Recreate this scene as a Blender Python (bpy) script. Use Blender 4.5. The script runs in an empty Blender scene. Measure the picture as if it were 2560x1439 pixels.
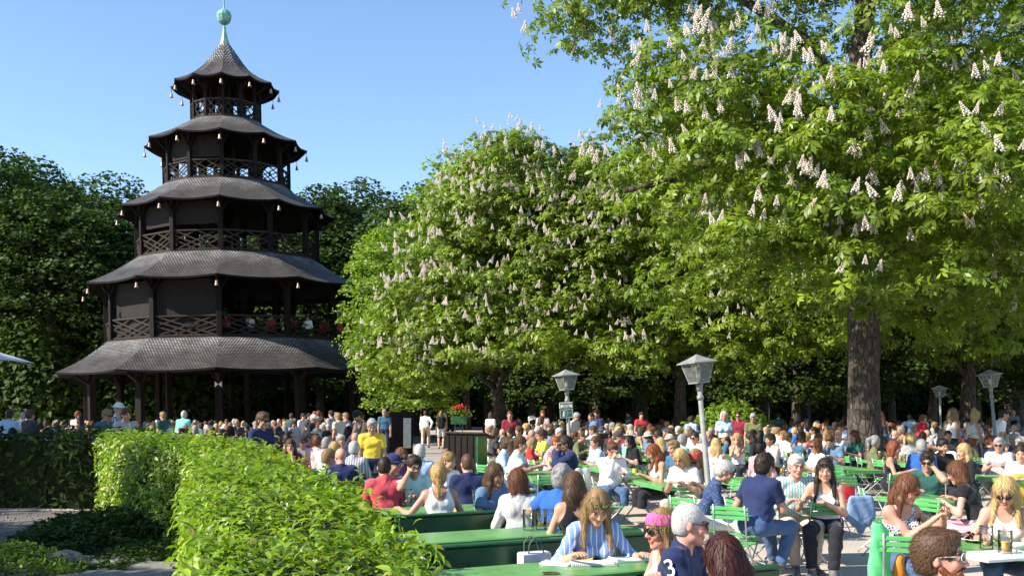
import bpy, math, random
import numpy as np
from math import sin, cos, pi, radians as R_, atan2, sqrt, hypot
from mathutils import Vector, Matrix, Euler

# ---------------------------------------------------------------- camera, sky, sun, exposure
S = bpy.context.scene
COL = S.collection
F = 2500.0; HY = 1016.0; HC = 1.9            # focal length and horizon in photo pixels, eye height
cam_d = bpy.data.cameras.new('camera'); cam = bpy.data.objects.new('camera', cam_d); COL.objects.link(cam)
cam.location = (0, 0, HC); cam.rotation_euler = (pi/2, 0, 0)
cam_d.sensor_width = 36; cam_d.lens = 36*F/2560; cam_d.shift_y = (HY-719.5)/2560
cam_d.clip_start = 0.1; cam_d.clip_end = 2000
S.camera = cam
SUN_EL = 36.0; SX, SY = -0.93, -0.365         # horizontal direction towards the sun
_n = hypot(SX, SY); SX /= _n; SY /= _n
W = bpy.data.worlds.new('World'); S.world = W; W.use_nodes = True
nt = W.node_tree; nt.nodes.clear()
o_ = nt.nodes.new('ShaderNodeOutputWorld'); b_ = nt.nodes.new('ShaderNodeBackground'); k_ = nt.nodes.new('ShaderNodeTexSky')
k_.sky_type = 'NISHITA'; k_.sun_disc = False; k_.sun_elevation = R_(SUN_EL); k_.sun_rotation = atan2(SX, SY)
k_.air_density = 1.0; k_.dust_density = 0.0; k_.ozone_density = 3.2; k_.altitude = 500
b_.inputs[1].default_value = 0.12
nt.links.new(k_.outputs[0], b_.inputs[0]); nt.links.new(b_.outputs[0], o_.inputs[0])
sd = bpy.data.lights.new('sun', 'SUN'); sd.energy = 4.6; sd.angle = R_(0.5); sd.color = (1.0, 0.93, 0.82)
so = bpy.data.objects.new('sun', sd); COL.objects.link(so)
so.rotation_euler = Vector((SX*cos(R_(SUN_EL)), SY*cos(R_(SUN_EL)), sin(R_(SUN_EL)))).to_track_quat('Z', 'Y').to_euler()
S.view_settings.view_transform = 'Standard'; S.view_settings.look = 'None'; S.view_settings.gamma = 1
S.view_settings.exposure = 1.12
try:
    S.cycles.max_bounces = 6; S.cycles.transparent_max_bounces = 12; S.cycles.diffuse_bounces = 3
except Exception: pass

rnd = random.Random(7); rng = np.random.default_rng(7)
def at(px, py, Y): return Vector(((px-1280)/F*Y, Y, HC-(py-HY)/F*Y))
def onz(px, py, z):
    Y = (HC-z)*F/(py-HY); return Vector(((px-1280)/F*Y, Y, z))

# ---------------------------------------------------------------- tagging and building helpers
def tag(o, label=None, cat=None, group=None, kind=None):
    if label: o['label'] = label
    if cat: o['category'] = cat
    if group: o['group'] = group
    if kind: o['kind'] = kind
    return o
def empty(name, loc=(0,0,0), rz=0.0):
    o = bpy.data.objects.new(name, None); COL.objects.link(o); o.location = loc; o.rotation_euler = (0,0,rz)
    o.empty_display_size = 0.2; return o
def children(o): return [c for c in COL.objects if c.parent is o]
def copy_tree(o, parent=None, kids=None):
    c = o.copy(); COL.objects.link(c); c.parent = parent
    for ch in list(o.children): copy_tree(ch, c)
    return c
class MB:
    """collects simple solids and links them as one mesh"""
    def __init__(s): s.v = []; s.f = []; s.m = []; s.mi = 0
    def add(s, vs, fs, M=None):
        n = len(s.v)
        if M is not None: vs = [M @ Vector(p) for p in vs]
        s.v += [tuple(p) for p in vs]; s.f += [tuple(i+n for i in f) for f in fs]; s.m += [s.mi]*len(fs)
        return s
    def box(s, c, d, M=None, bev=0.0):
        x, y, z = d[0]/2, d[1]/2, d[2]/2
        if bev <= 0:
            vs = [(c[0]+i*x, c[1]+j*y, c[2]+k*z) for i in (-1,1) for j in (-1,1) for k in (-1,1)]
            fs = [(0,1,3,2),(4,6,7,5),(0,4,5,1),(2,3,7,6),(0,2,6,4),(1,5,7,3)]
            return s.add(vs, fs, M)
        b = min(bev, x*.9, y*.9, z*.9); vs = []; idx = {}
        for i in (-1,1):
            for j in (-1,1):
                for k in (-1,1):
                    for a in range(3):
                        e = [x-b, y-b, z-b]; e[a] += b
                        idx[(i,j,k,a)] = len(vs); vs.append((c[0]+i*e[0], c[1]+j*e[1], c[2]+k*e[2]))
        fs = []
        def q(l, flip): fs.append(tuple(l[::-1] if flip else l))
        for i in (-1,1):
            q([idx[(i,-1,-1,0)], idx[(i,1,-1,0)], idx[(i,1,1,0)], idx[(i,-1,1,0)]], i < 0)
            q([idx[(-1,i,-1,1)], idx[(-1,i,1,1)], idx[(1,i,1,1)], idx[(1,i,-1,1)]], i < 0)
            q([idx[(-1,-1,i,2)], idx[(1,-1,i,2)], idx[(1,1,i,2)], idx[(-1,1,i,2)]], i < 0)
        for i in (-1,1):
            for j in (-1,1):
                q([idx[(i,j,-1,0)], idx[(i,j,-1,1)], idx[(i,j,1,1)], idx[(i,j,1,0)]], i*j < 0)
                q([idx[(i,-1,j,0)], idx[(i,1,j,0)], idx[(i,1,j,2)], idx[(i,-1,j,2)]], i*j < 0)
                q([idx[(-1,i,j,1)], idx[(-1,i,j,2)], idx[(1,i,j,2)], idx[(1,i,j,1)]], i*j < 0)
                for k in (-1,1): q([idx[(i,j,k,0)], idx[(i,j,k,1)], idx[(i,j,k,2)]], i*j*k < 0)
        return s.add(vs, fs, M)
    def bar(s, a, b, w, h, up=(0,0,1), M=None, bev=0.0):
        a, b = Vector(a), Vector(b); d = b-a; L = d.length
        if L < 1e-6: return s
        z = d/L; x = Vector(up).cross(z)
        if x.length < 1e-4: x = Vector((1,0,0)).cross(z)
        x.normalize(); y = z.cross(x)
        T = Matrix((( x.x,y.x,z.x,(a.x+b.x)/2),(x.y,y.y,z.y,(a.y+b.y)/2),(x.z,y.z,z.z,(a.z+b.z)/2),(0,0,0,1)))
        if M is not None: T = M @ T
        return s.box((0,0,0), (w,h,L), T, bev)
    def tube(s, pts, rad, n=8, M=None, caps=True):
        pts = [Vector(p) for p in pts]; rs = rad if hasattr(rad, '__len__') else [rad]*len(pts)
        vs = []; fs = []; prev = None
        for i, p in enumerate(pts):
            t = (pts[min(i+1,len(pts)-1)]-pts[max(i-1,0)]).normalized()
            if prev is None:
                x = t.orthogonal().normalized()
            else:
                x = (prev - t*prev.dot(t)); x = x.normalized() if x.length > 1e-5 else t.orthogonal().normalized()
            prev = x; y = t.cross(x)
            for j in range(n):
                a = 2*pi*j/n; vs.append(p+(x*cos(a)+y*sin(a))*rs[i])
        for i in range(len(pts)-1):
            for j in range(n):
                k = (j+1) % n; fs.append((i*n+j, i*n+k, (i+1)*n+k, (i+1)*n+j))
        if caps: fs.append(tuple(range(n))[::-1]); fs.append(tuple((len(pts)-1)*n+j for j in range(n)))
        return s.add(vs, fs, M)
    def lathe(s, prof, n=24, M=None, caps=False):
        vs = []; fs = []
        for r, z in prof:
            for j in range(n):
                a = 2*pi*j/n; vs.append((r*cos(a), r*sin(a), z))
        for i in range(len(prof)-1):
            for j in range(n):
                k = (j+1) % n; fs.append((i*n+j, i*n+k, (i+1)*n+k, (i+1)*n+j))
        if caps: fs.append(tuple(range(n))[::-1]); fs.append(tuple((len(prof)-1)*n+j for j in range(n)))
        return s.add(vs, fs, M)
    def build(s, name, mat, parent=None, smooth=False):
        me = bpy.data.meshes.new(name); me.from_pydata(s.v, [], s.f)
        for m in (mat if isinstance(mat, (list, tuple)) else [mat]): me.materials.append(m)
        me.polygons.foreach_set('material_index', s.m)
        if smooth: me.polygons.foreach_set('use_smooth', [True]*len(me.polygons))
        me.update()
        o = bpy.data.objects.new(name, me); COL.objects.link(o); o.parent = parent
        return o
def np_mesh(name, V, Fq, mat, parent=None, smooth=False, col=None):
    """big quad mesh from numpy arrays"""
    me = bpy.data.meshes.new(name); V = np.asarray(V, np.float32); Fq = np.asarray(Fq, np.int32); k = Fq.shape[1]
    me.vertices.add(len(V)); me.vertices.foreach_set('co', V.ravel())
    me.loops.add(Fq.size); me.loops.foreach_set('vertex_index', Fq.ravel())
    me.polygons.add(len(Fq)); me.polygons.foreach_set('loop_start', np.arange(0, Fq.size, k, dtype=np.int32))
    me.polygons.foreach_set('loop_total', np.full(len(Fq), k, np.int32))
    if smooth: me.polygons.foreach_set('use_smooth', np.ones(len(Fq), bool))
    for m in (mat if isinstance(mat, (list, tuple)) else [mat]): me.materials.append(m)
    me.update(calc_edges=True)
    if col is not None:
        at_ = me.color_attributes.new('Col', 'FLOAT_COLOR', 'POINT')
        c = np.ones((len(V), 4), np.float32); c[:, :col.shape[1]] = col; at_.data.foreach_set('color', c.ravel())
    if name is None: return me
    o = bpy.data.objects.new(name, me); COL.objects.link(o); o.parent = parent
    return o

# ---------------------------------------------------------------- materials
MATS = {}
class NT:
    def __init__(s, name):
        s.m = bpy.data.materials.new(name); s.m.use_nodes = True; s.t = s.m.node_tree
        s.b = s.t.nodes['Principled BSDF']; s.out = s.t.nodes['Material Output']
    def n(s, typ, **kw):
        x = s.t.nodes.new(typ)
        for k, v in kw.items(): setattr(x, k, v)
        return x
    def l(s, a, b): s.t.links.new(a, b)
    def noise(s, scale, detail=4, vec=None, rough=.55):
        x = s.n('ShaderNodeTexNoise'); x.inputs['Scale'].default_value = scale; x.inputs['Detail'].default_value = detail
        x.inputs['Roughness'].default_value = rough
        if vec is not None: s.l(vec, x.inputs['Vector'])
        return x
    def ramp(s, fac, stops):
        r = s.n('ShaderNodeValToRGB'); e = r.color_ramp.elements
        while len(e) < len(stops): e.new(.5)
        for q, (p, c) in zip(e, stops): q.position = p; q.color = (c[0], c[1], c[2], 1)
        s.l(fac, r.inputs[0]); return r
    def bump(s, h, strength=.3, dist=.02):
        b = s.n('ShaderNodeBump'); b.inputs['Strength'].default_value = strength; b.inputs['Distance'].default_value = dist
        s.l(h, b.inputs['Height']); s.l(b.outputs[0], s.b.inputs['Normal']); return b
    def coord(s, which='Object', scale=None):
        c = s.n('ShaderNodeTexCoord')
        if scale is None: return c.outputs[which]
        m = s.n('ShaderNodeMapping'); m.inputs['Scale'].default_value = scale; s.l(c.outputs[which], m.inputs[0]); return m.outputs[0]
    def mixc(s, fac, a, b, mode='MIX'):
        m = s.n('ShaderNodeMix', data_type='RGBA', blend_type=mode)
        for sock, v in ((m.inputs['Factor'], fac), (m.inputs[6], a), (m.inputs[7], b)):
            if isinstance(v, (int, float)): sock.default_value = v
            elif isinstance(v, (tuple, list)): sock.default_value = (v[0], v[1], v[2], 1)
            else: s.l(v, sock)
        return m.outputs[2]
def P(name, c, rough=.6, metal=0, var=.15, scale=6, bump=0, bscale=40, spec=.5, coat=0):
    """painted / plain surface with slight procedural variation"""
    if name in MATS: return MATS[name]
    t = NT(name); co = t.coord('Object')
    no = t.noise(scale, 5, co); d = tuple(x*(1-var) for x in c); u = tuple(min(1, x*(1+var)) for x in c)
    r = t.ramp(no.outputs[0], [(.3, d), (.7, u)]); t.l(r.outputs[0], t.b.inputs['Base Color'])
    t.b.inputs['Roughness'].default_value = rough; t.b.inputs['Metallic'].default_value = metal
    t.b.inputs['Specular IOR Level'].default_value = spec
    if coat: t.b.inputs['Coat Weight'].default_value = coat
    if bump: t.bump(t.noise(bscale, 6, co).outputs[0], bump, .01)
    MATS[name] = t.m; return t.m
def leaf_mat(name, c1, c2, trans=.35, rough=.45, scale=1.3, tcol=None, spec=.4):
    if name in MATS: return MATS[name]
    t = NT(name)
    at_ = t.n('ShaderNodeAttribute', attribute_name='Col')
    no = t.noise(scale, 3, t.coord('Object'))
    r = t.ramp(no.outputs[0], [(.35, c1), (.68, c2)])
    c = t.mixc(1.0, r.outputs[0], at_.outputs[0], 'MULTIPLY')
    t.l(c, t.b.inputs['Base Color']); t.b.inputs['Roughness'].default_value = rough; t.b.inputs['Specular IOR Level'].default_value = spec
    tr = t.n('ShaderNodeBsdfTranslucent'); tc = t.mixc(1.0, c, tcol or (1.5, 1.75, .6), 'MULTIPLY'); t.l(tc, tr.inputs[0])
    mx = t.n('ShaderNodeMixShader'); mx.inputs[0].default_value = trans
    t.l(t.b.outputs[0], mx.inputs[1]); t.l(tr.outputs[0], mx.inputs[2]); t.l(mx.outputs[0], t.out.inputs[0])
    MATS[name] = t.m; return t.m
def mat_ground(name, c1, c2, c3, sc=1.0, pebble=60):
    t = NT(name); co = t.coord('Object')
    big = t.noise(.35*sc, 5, co); fine = t.noise(pebble, 3, co, .7); vo = t.n('ShaderNodeTexVoronoi'); vo.inputs['Scale'].default_value = pebble*.7; t.l(co, vo.inputs['Vector'])
    r = t.ramp(big.outputs[0], [(.35, c1), (.65, c2)])
    f = t.ramp(fine.outputs[0], [(.35, (.62,.62,.62)), (.65, (1.15,1.13,1.1))])
    c = t.mixc(1.0, r.outputs[0], f.outputs[0], 'MULTIPLY')
    litter = t.noise(9*sc, 6, co, .75); lr = t.ramp(litter.outputs[0], [(.60, (0,0,0)), (.68, (1,1,1))])
    c = t.mixc(lr.outputs[0], c, c3)
    t.l(c, t.b.inputs['Base Color']); t.b.inputs['Roughness'].default_value = .95; t.b.inputs['Specular IOR Level'].default_value = .15
    t.bump(vo.outputs['Distance'], .5, .008); return t.m
def bark_mat():
    t = NT('bark'); co = t.coord('Object', (4, 4, 1.3)); n1 = t.noise(2.6, 8, co, .65); v = t.n('ShaderNodeTexVoronoi', feature='DISTANCE_TO_EDGE'); v.inputs['Scale'].default_value = 2.2; t.l(co, v.inputs[0])
    r = t.ramp(n1.outputs[0], [(.3, (.03,.023,.018)), (.55, (.095,.073,.055)), (.75, (.20,.16,.125))])
    vr = t.ramp(v.outputs[0], [(0, (.35,.35,.35)), (.12, (1,1,1))])
    c = t.mixc(1.0, r.outputs[0], vr.outputs[0], 'MULTIPLY'); t.l(c, t.b.inputs['Base Color']); t.b.inputs['Roughness'].default_value = .95
    h = t.n('ShaderNodeMath', operation='ADD'); t.l(n1.outputs[0], h.inputs[0]); t.l(vr.outputs[0], h.inputs[1]); t.bump(h.outputs[0], .9, .04)
    return t.m
def wood_mat(name, c1, c2, scale=(3,3,3), rough=.85):
    t = NT(name); co = t.coord('Object', scale); n1 = t.noise(3, 7, co, .6); r = t.ramp(n1.outputs[0], [(.3, c1), (.7, c2)])
    t.l(r.outputs[0], t.b.inputs['Base Color']); t.b.inputs['Roughness'].default_value = rough; t.b.inputs['Specular IOR Level'].default_value = .25
    t.bump(n1.outputs[0], .4, .01); return t.m
def shingle_mat():
    t = NT('shingle'); uv = t.coord('UV')
    b = t.n('ShaderNodeTexBrick'); b.offset = .5; b.squash = 1
    for k, v in (('Scale', 1.0), ('Mortar Size', .035), ('Mortar Smooth', .1), ('Bias', 0.0), ('Brick Width', .15), ('Row Height', .135)): b.inputs[k].default_value = v
    b.inputs['Color1'].default_value = (.56,.54,.52,1); b.inputs['Color2'].default_value = (.30,.285,.27,1); b.inputs['Mortar'].default_value = (.02,.02,.02,1)
    t.l(uv, b.inputs['Vector'])
    # sunlight painted into the paler upper courses, eave weathered brown (v is metres from the upper edge)
    n1 = t.noise(1.3, 6, uv, .7); moss = t.noise(9, 4, uv, .7)
    c = t.mixc(1.0, b.outputs[0], t.ramp(n1.outputs[0], [(.35, (.42,.38,.34)), (.62, (1.2,1.2,1.2))]).outputs[0], 'MULTIPLY')
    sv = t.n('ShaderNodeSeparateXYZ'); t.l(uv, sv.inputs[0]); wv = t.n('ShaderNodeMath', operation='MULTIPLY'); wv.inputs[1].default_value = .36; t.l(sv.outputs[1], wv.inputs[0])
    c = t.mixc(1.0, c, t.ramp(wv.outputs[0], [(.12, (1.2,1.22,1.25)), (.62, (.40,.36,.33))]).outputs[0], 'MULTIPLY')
    c = t.mixc(t.ramp(moss.outputs[0], [(.55, (0,0,0)), (.75, (.7,.7,.7))]).outputs[0], c, (.055,.047,.035))
    t.l(c, t.b.inputs['Base Color']); t.b.inputs['Roughness'].default_value = .6; t.b.inputs['Specular IOR Level'].default_value = .5
    sx = t.n('ShaderNodeSeparateXYZ'); t.l(uv, sx.inputs[0]); dv = t.n('ShaderNodeMath', operation='DIVIDE'); dv.inputs[1].default_value = .135; t.l(sx.outputs[1], dv.inputs[0])
    fr = t.n('ShaderNodeMath', operation='FRACT'); t.l(dv.outputs[0], fr.inputs[0])
    ad = t.n('ShaderNodeMath', operation='ADD'); t.l(fr.outputs[0], ad.inputs[0]); t.l(b.outputs['Fac'], ad.inputs[1]); ad.use_clamp = False
    mu = t.n('ShaderNodeMath', operation='SUBTRACT'); t.l(fr.outputs[0], mu.inputs[0]); t.l(b.outputs['Fac'], mu.inputs[1])
    t.bump(mu.outputs[0], .8, .022); return t.m
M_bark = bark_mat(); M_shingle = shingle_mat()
M_dwood = wood_mat('dark_timber', (.004,.003,.0025), (.016,.011,.008), (2,2,.6))
M_soffit = wood_mat('soffit_boards', (.004,.003,.0025), (.010,.007,.005), (2,2,2))
M_rail = wood_mat('weathered_rail', (.018,.013,.010), (.06,.043,.032), (3,3,3))
M_gravel = mat_ground('gravel_ground', (.47,.41,.35), (.56,.49,.42), (.30,.25,.19))
M_path = mat_ground('path_surface', (.33,.31,.29), (.41,.385,.36), (.36,.33,.30), 1, 90)
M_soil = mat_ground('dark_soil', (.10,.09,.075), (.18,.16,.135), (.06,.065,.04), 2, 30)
M_copper = P('verdigris_copper', (.15,.33,.27), .55, .1, .35, 3, .1, 20)
M_bell = P('gilded_bell', (.45,.30,.21), .45, .4, .25, 9)
M_steel = P('galvanised_steel', (.46,.46,.45), .42, .65, .12, 20)
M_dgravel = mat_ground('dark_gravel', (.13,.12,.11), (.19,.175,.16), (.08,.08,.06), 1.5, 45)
def worn_paint(name, c, worn, rough, bev=.5):
    t = NT(name); co = t.coord('Object'); n1 = t.noise(2.2, 6, co, .65); n2 = t.noise(16, 8, t.coord('Object', (1, .25, 1)), .75)
    r = t.ramp(n1.outputs[0], [(.3, tuple(x*.72 for x in c)), (.7, tuple(min(1,x*1.2) for x in c))]); w = t.ramp(n2.outputs[0], [(.60, (0,0,0)), (.72, (bev,bev,bev))])
    t.l(t.mixc(w.outputs[0], r.outputs[0], worn), t.b.inputs['Base Color']); rr = t.ramp(n1.outputs[0], [(.3, (rough*.7,)*3), (.7, (rough*1.8,)*3)]); t.l(rr.outputs[0], t.b.inputs['Roughness'])
    t.bump(n2.outputs[0], .12, .004); MATS[name] = t.m; return t.m
M_green = P('green_paint', (.030,.20,.045), .35, 0, .14, 5, .05, 60, .5, .25)
M_lgreen = P('bright_green_paint', (.085,.36,.10), .38, 0, .12, 5, .04, 60, .5, .2)
M_ttop = worn_paint('green_table_paint', (.13,.33,.09), (.30,.38,.24), .26)
M_dgreen = worn_paint('dark_green_paint', (.016,.085,.028), (.05,.14,.06), .28, .4)
# ---------------------------------------------------------------- ground, path
def sheet(name, x0, x1, y0, y1, z, mat, nx=1, ny=1):
    m = MB(); m.add([(x0,y0,z),(x1,y0,z),(x1,y1,z),(x0,y1,z)], [(0,1,2,3)]); o = m.build(name, mat); tag(o, kind='structure'); return o
sheet('ground', -700, 700, -60, 1500, 0, M_gravel)
def poly_sheet(name, pts, z, mat):
    m = MB(); m.add([(x,y,z) for x,y in pts], [tuple(range(len(pts)))]); o = m.build(name, mat); tag(o, kind='structure'); return o
poly_sheet('path', [(-7.5,29),(-1.2,27),(1.2,40),(3.5,54),(-2,70),(-9,62),(-8.2,44)], .004, M_path)
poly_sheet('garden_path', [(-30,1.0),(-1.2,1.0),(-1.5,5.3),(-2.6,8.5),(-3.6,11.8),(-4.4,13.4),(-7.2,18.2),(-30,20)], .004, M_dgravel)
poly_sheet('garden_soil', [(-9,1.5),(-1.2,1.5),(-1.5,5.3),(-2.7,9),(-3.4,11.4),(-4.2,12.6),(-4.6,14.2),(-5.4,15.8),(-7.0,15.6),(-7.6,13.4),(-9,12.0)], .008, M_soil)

# ---------------------------------------------------------------- pagoda tower (12-sided, five roofs)
TC = Vector((-15.65, 56.0, 0)); _f = Vector((.27,-.963,0)).normalized(); _r = Vector((.963,.27,0)).normalized()
A0 = -4.5
def pol(r, a): a = R_(a); return _f*(r*cos(a)) + _r*(r*sin(a))
tower = empty('pagoda_tower', TC); tower.rotation_euler = Matrix.Rotation(R_(-1.1), 3, _f*-1).to_euler()
tag(tower, 'tall dark timber pagoda tower with five shingled roofs, hung bells and a green copper spire', 'tower')
def roof(prof, sag, name='roof'):
    """prof: list of (r,z) from the upper edge to the eave; chord facets, eaves sag between the corners"""
    m_ = 8; V = []; Fs = []; UV = []; mi = []
    n = len(prof); ln = [0]
    for i in range(1, n): ln.append(ln[-1]+hypot(prof[i][0]-prof[i-1][0], prof[i][1]-prof[i-1][1]))
    vi = 0
    def surf(dz, dr, flip, m):
        nonlocal vi
        for k in range(12):
            base = vi
            for i, (r, z) in enumerate(prof):
                w = (i/(n-1))**2.2
                for j in range(m_+1):
                    u = j/m_; p = pol(r+dr, A0+30*k)*(1-u) + pol(r+dr, A0+30*(k+1))*u
                    bow = 1-(2*u-1)**2; p = p*(1 - .022*w*bow)
                    V.append((p.x, p.y, z + dz - sag*w*bow)); vi += 1
                    L = 2*(r+dr)*sin(R_(15)); UV.append(((u-.5)*L + 1000*k*.2, ln[i]))
            for i in range(n-1):
                for j in range(m_):
                    a = base+i*(m_+1)+j; q = (a, a+m_+1, a+m_+2, a+1)
                    Fs.append(q[::-1] if flip else q); mi.append(m)
    surf(0, 0, False, 0); nt_ = len(V)
    surf(-.09, -.02, True, 1)
    for k in range(12):       # eave edge
        for j in range(m_):
            a = k*n*(m_+1)+(n-1)*(m_+1)+j; b = a + nt_
            Fs.append((a, b, b+1, a+1)); mi.append(1)
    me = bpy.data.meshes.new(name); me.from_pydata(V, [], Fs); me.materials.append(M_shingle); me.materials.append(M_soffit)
    me.polygons.foreach_set('material_index', mi)
    uvl = me.uv_layers.new(name='UVMap'); lv = np.zeros(len(me.loops), np.int32); me.loops.foreach_get('vertex_index', lv)
    uvl.data.foreach_set('uv', np.array(UV, np.float32)[lv].ravel()); me.update()
    o = bpy.data.objects.new(name, me); COL.objects.link(o); o.parent = tower; return o
def bellprof(r0, z0, r1, z1, n=9, p=1.22, top=.12):
    out = []
    for i in range(n):
        t = i/(n-1); z = z0 + (z1-z0)*(.66*t+.34*(1-(1-t)**2))
        out.append((r0+(r1-r0)*t, z + top*math.sin(pi*min(1, t*2))*.2))
    return out
#        post R, floor z, eave R, eave z (of the roof above this floor), next floor R/z
tiers = [dict(pr=7.6, z0=0.0,  er=9.35, ez=3.78, nr=6.70, nz=5.40, ps=.34),
         dict(pr=6.52, z0=5.40, er=7.75, ez=8.38, nr=5.02, nz=9.92, ps=.27),
         dict(pr=4.86, z0=9.92, er=5.93, ez=12.55, nr=3.50, nz=13.98, ps=.24),
         dict(pr=3.36, z0=13.98, er=4.42, ez=16.32, nr=1.98, nz=17.62, ps=.20),
         dict(pr=1.85, z0=17.62, er=2.95, ez=19.65, nr=.34, nz=22.05, ps=.15)]
for ti, T in enumerate(tiers):
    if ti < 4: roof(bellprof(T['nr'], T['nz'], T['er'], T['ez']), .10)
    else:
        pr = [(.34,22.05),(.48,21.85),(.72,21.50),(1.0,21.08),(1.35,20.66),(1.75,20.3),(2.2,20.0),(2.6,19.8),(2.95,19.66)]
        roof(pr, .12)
    # flat ceiling and the platform of the next floor
    zc = T['ez'] + .10
    m = MB(); cr = T['er']*.80 if ti == 4 else T['pr']+.12
    m.add([(0,0,zc)]+[tuple(pol(cr, A0+30*k)+Vector((0,0,zc))) for k in range(12)], [(0,(k+1)%12+1,k+1) for k in range(12)])
    m.build('ceiling', M_soffit, tower)
    if ti < 4:
        N_ = T['nr']+.06; m = MB(); zt = T['nz']+.02
        top = [pol(N_, A0+30*k)+Vector((0,0,zt)) for k in range(12)]; bot = [p-Vector((0,0,.16)) for p in top]
        m.add([(0,0,zt)]+top+bot, [(0,k+1,(k+1)%12+1) for k in range(12)]+[(k+1,k+13,(k+1)%12+13,(k+1)%12+1) for k in range(12)])
        m.build('platform', M_rail, tower)
    for k in range(12):
        a = A0+30*k; p = pol(T['pr'], a); s = T['ps']
        m = MB(); m.bar((p.x,p.y,T['z0']+.02), (p.x,p.y,zc-.02), s, s, up=p, bev=.015); m.build('post', M_dwood, tower)
        # curved head braces against the eave
        m = MB(); q = pol(T['pr'], a+3.2+.9*ti); q2 = pol(T['pr'], a-3.2-.9*ti)
        for qq in (q, q2): m.bar((p.x,p.y,zc-.85), (qq.x,qq.y,zc-.1), s*.45, s*.45)
        o = pol(T['er']*.90, a); m.bar((p.x,p.y,zc-.75), (o.x,o.y,T['ez']-.16), s*.5, s*.5)
        m.build('brace', M_dwood, tower)
        if ti > 0 or k % 2 == 0:
            qi = pol(T['pr']*.55, a+15); m = MB(); m.bar((qi.x,qi.y,T['z0']+.02), (qi.x,qi.y,zc-.02), s*.8, s*.8, up=p)
            m.build('inner_post', M_dwood, tower)
    # stair core in the middle
    m = MB(); rr = T['pr']*.16+.22
    for k in range(26):
        a = k*29; z = T['z0']+.05+(zc-T['z0']-.2)*k/26; q = pol(rr, a); m.bar((0,0,z), (q.x,q.y,z), .3, .05)
    m.tube([(0,0,T['z0']), (0,0,zc)], .16, 8); m.build('staircase', M_dwood, tower)
    if ti > 0:
        h = .98 if ti < 3 else .88
        for k in range(12):
            a, b = pol(T['pr'], A0+30*k), pol(T['pr'], A0+30*(k+1)); d = b-a; L = d.length; u = d/L; a = a+u*T['ps']*.5; L -= T['ps']
            z = T['z0']+.08; m = MB()
            def pt(x, y): return (a.x+u.x*L*x, a.y+u.y*L*x, z+h*y)
            m.bar(pt(0,1), pt(1,1), .13, .08); m.bar(pt(0,.02), pt(1,.02), .09, .07)
            w = .06 if ti < 3 else .045
            if ti < 4: bars = [((0,0),(1,1)),((0,1),(1,0)),((0,.5),(.5,0)),((.5,1),(1,.5)),((0,.5),(.5,1)),((.5,0),(1,.5)),((.25,0),(1,.75)),((0,.75),(.75,0))]
            else: bars = [((0,0),(1,1)),((0,1),(1,0)),((0,.5),(.5,0)),((.5,1),(1,.5)),((0,.5),(.5,1)),((.5,0),(1,.5))]
            for i, (p0, p1) in enumerate(bars):
                off = pol(.012*(1 if i % 2 else -1), A0+30*k+15)
                P0, P1 = Vector(pt(*p0))+off, Vector(pt(*p1))+off; m.bar(P0, P1, w, w)
            m.build('railing', M_rail, tower)
        # bells under the eave corners
        for k in range(12):
            p = pol(T['er']-.05, A0+30*k); m = MB(); bz = T['ez']-.12
            m.tube([(p.x,p.y,bz+.1),(p.x,p.y,bz-.22)], .012, 5)
            Mx = Matrix.Translation((p.x,p.y,bz-.48)) @ Matrix.Scale(.66, 4)
            m.mi = 1; m.lathe([(0,.38),(.05,.375),(.075,.34),(.085,.28),(.10,.16),(.125,.06),(.155,0),(.14,0),(.10,.05),(0,.1)], 14, Mx)
            m.mi = 0; m.lathe([(0,.05),(.03,.03),(.03,-.03),(0,-.06)], 6, Mx)
            m.build('bell', [M_dwood, M_bell], tower, True)
# wind nets on the left bays
t_ = NT('wind_net'); t_.b.inputs['Base Color'].default_value = (.020,.015,.012,1); t_.b.inputs['Roughness'].default_value = .9
tr_ = t_.n('ShaderNodeBsdfTransparent'); mx_ = t_.n('ShaderNodeMixShader'); mx_.inputs[0].default_value = .8
t_.l(tr_.outputs[0], mx_.inputs[1]); t_.l(t_.b.outputs[0], mx_.inputs[2]); t_.l(mx_.outputs[0], t_.out.inputs[0]); M_net = t_.m
for ti, z0, z1, ks in ((1, 5.5, 8.3, (-1,-2,-3,-4)), (2, 11.3, 12.5, (-1,-2,-3,-4)), (3, 15.1, 16.3, (-1,-2,-3,-4))):
    for k in ks:
        a, b = pol(tiers[ti]['pr']-.12, A0+30*k), pol(tiers[ti]['pr']-.12, A0+30*(k+1)); m = MB()
        m.bar(((a.x+b.x)/2,(a.y+b.y)/2,z0), ((a.x+b.x)/2,(a.y+b.y)/2,z1), (a-b).length*.94, .012, up=(a-b).cross(Vector((0,0,1)))); m.build('wind_net', M_net, tower)
# spire
m = MB(); m.lathe([(.37,21.92),(.29,22.1),(.19,22.4),(.12,22.75),(.09,22.95),(.085,23.02),(.10,23.03),(.10,23.07),(.065,23.09),(.065,23.25)], 8)
m.build('spire', M_copper, tower, False)
m = MB(); m.lathe([(.05,23.22),(.2,23.26),(.32,23.37),(.39,23.53),(.41,23.67),(.42,23.70),(.42,23.74),(.40,23.77),(.35,23.91),(.21,24.04),(.06,24.10),(.045,24.2),(.035,25.3),(0,25.4)], 12)
m.build('finial_ball', M_copper, tower, False)
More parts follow.
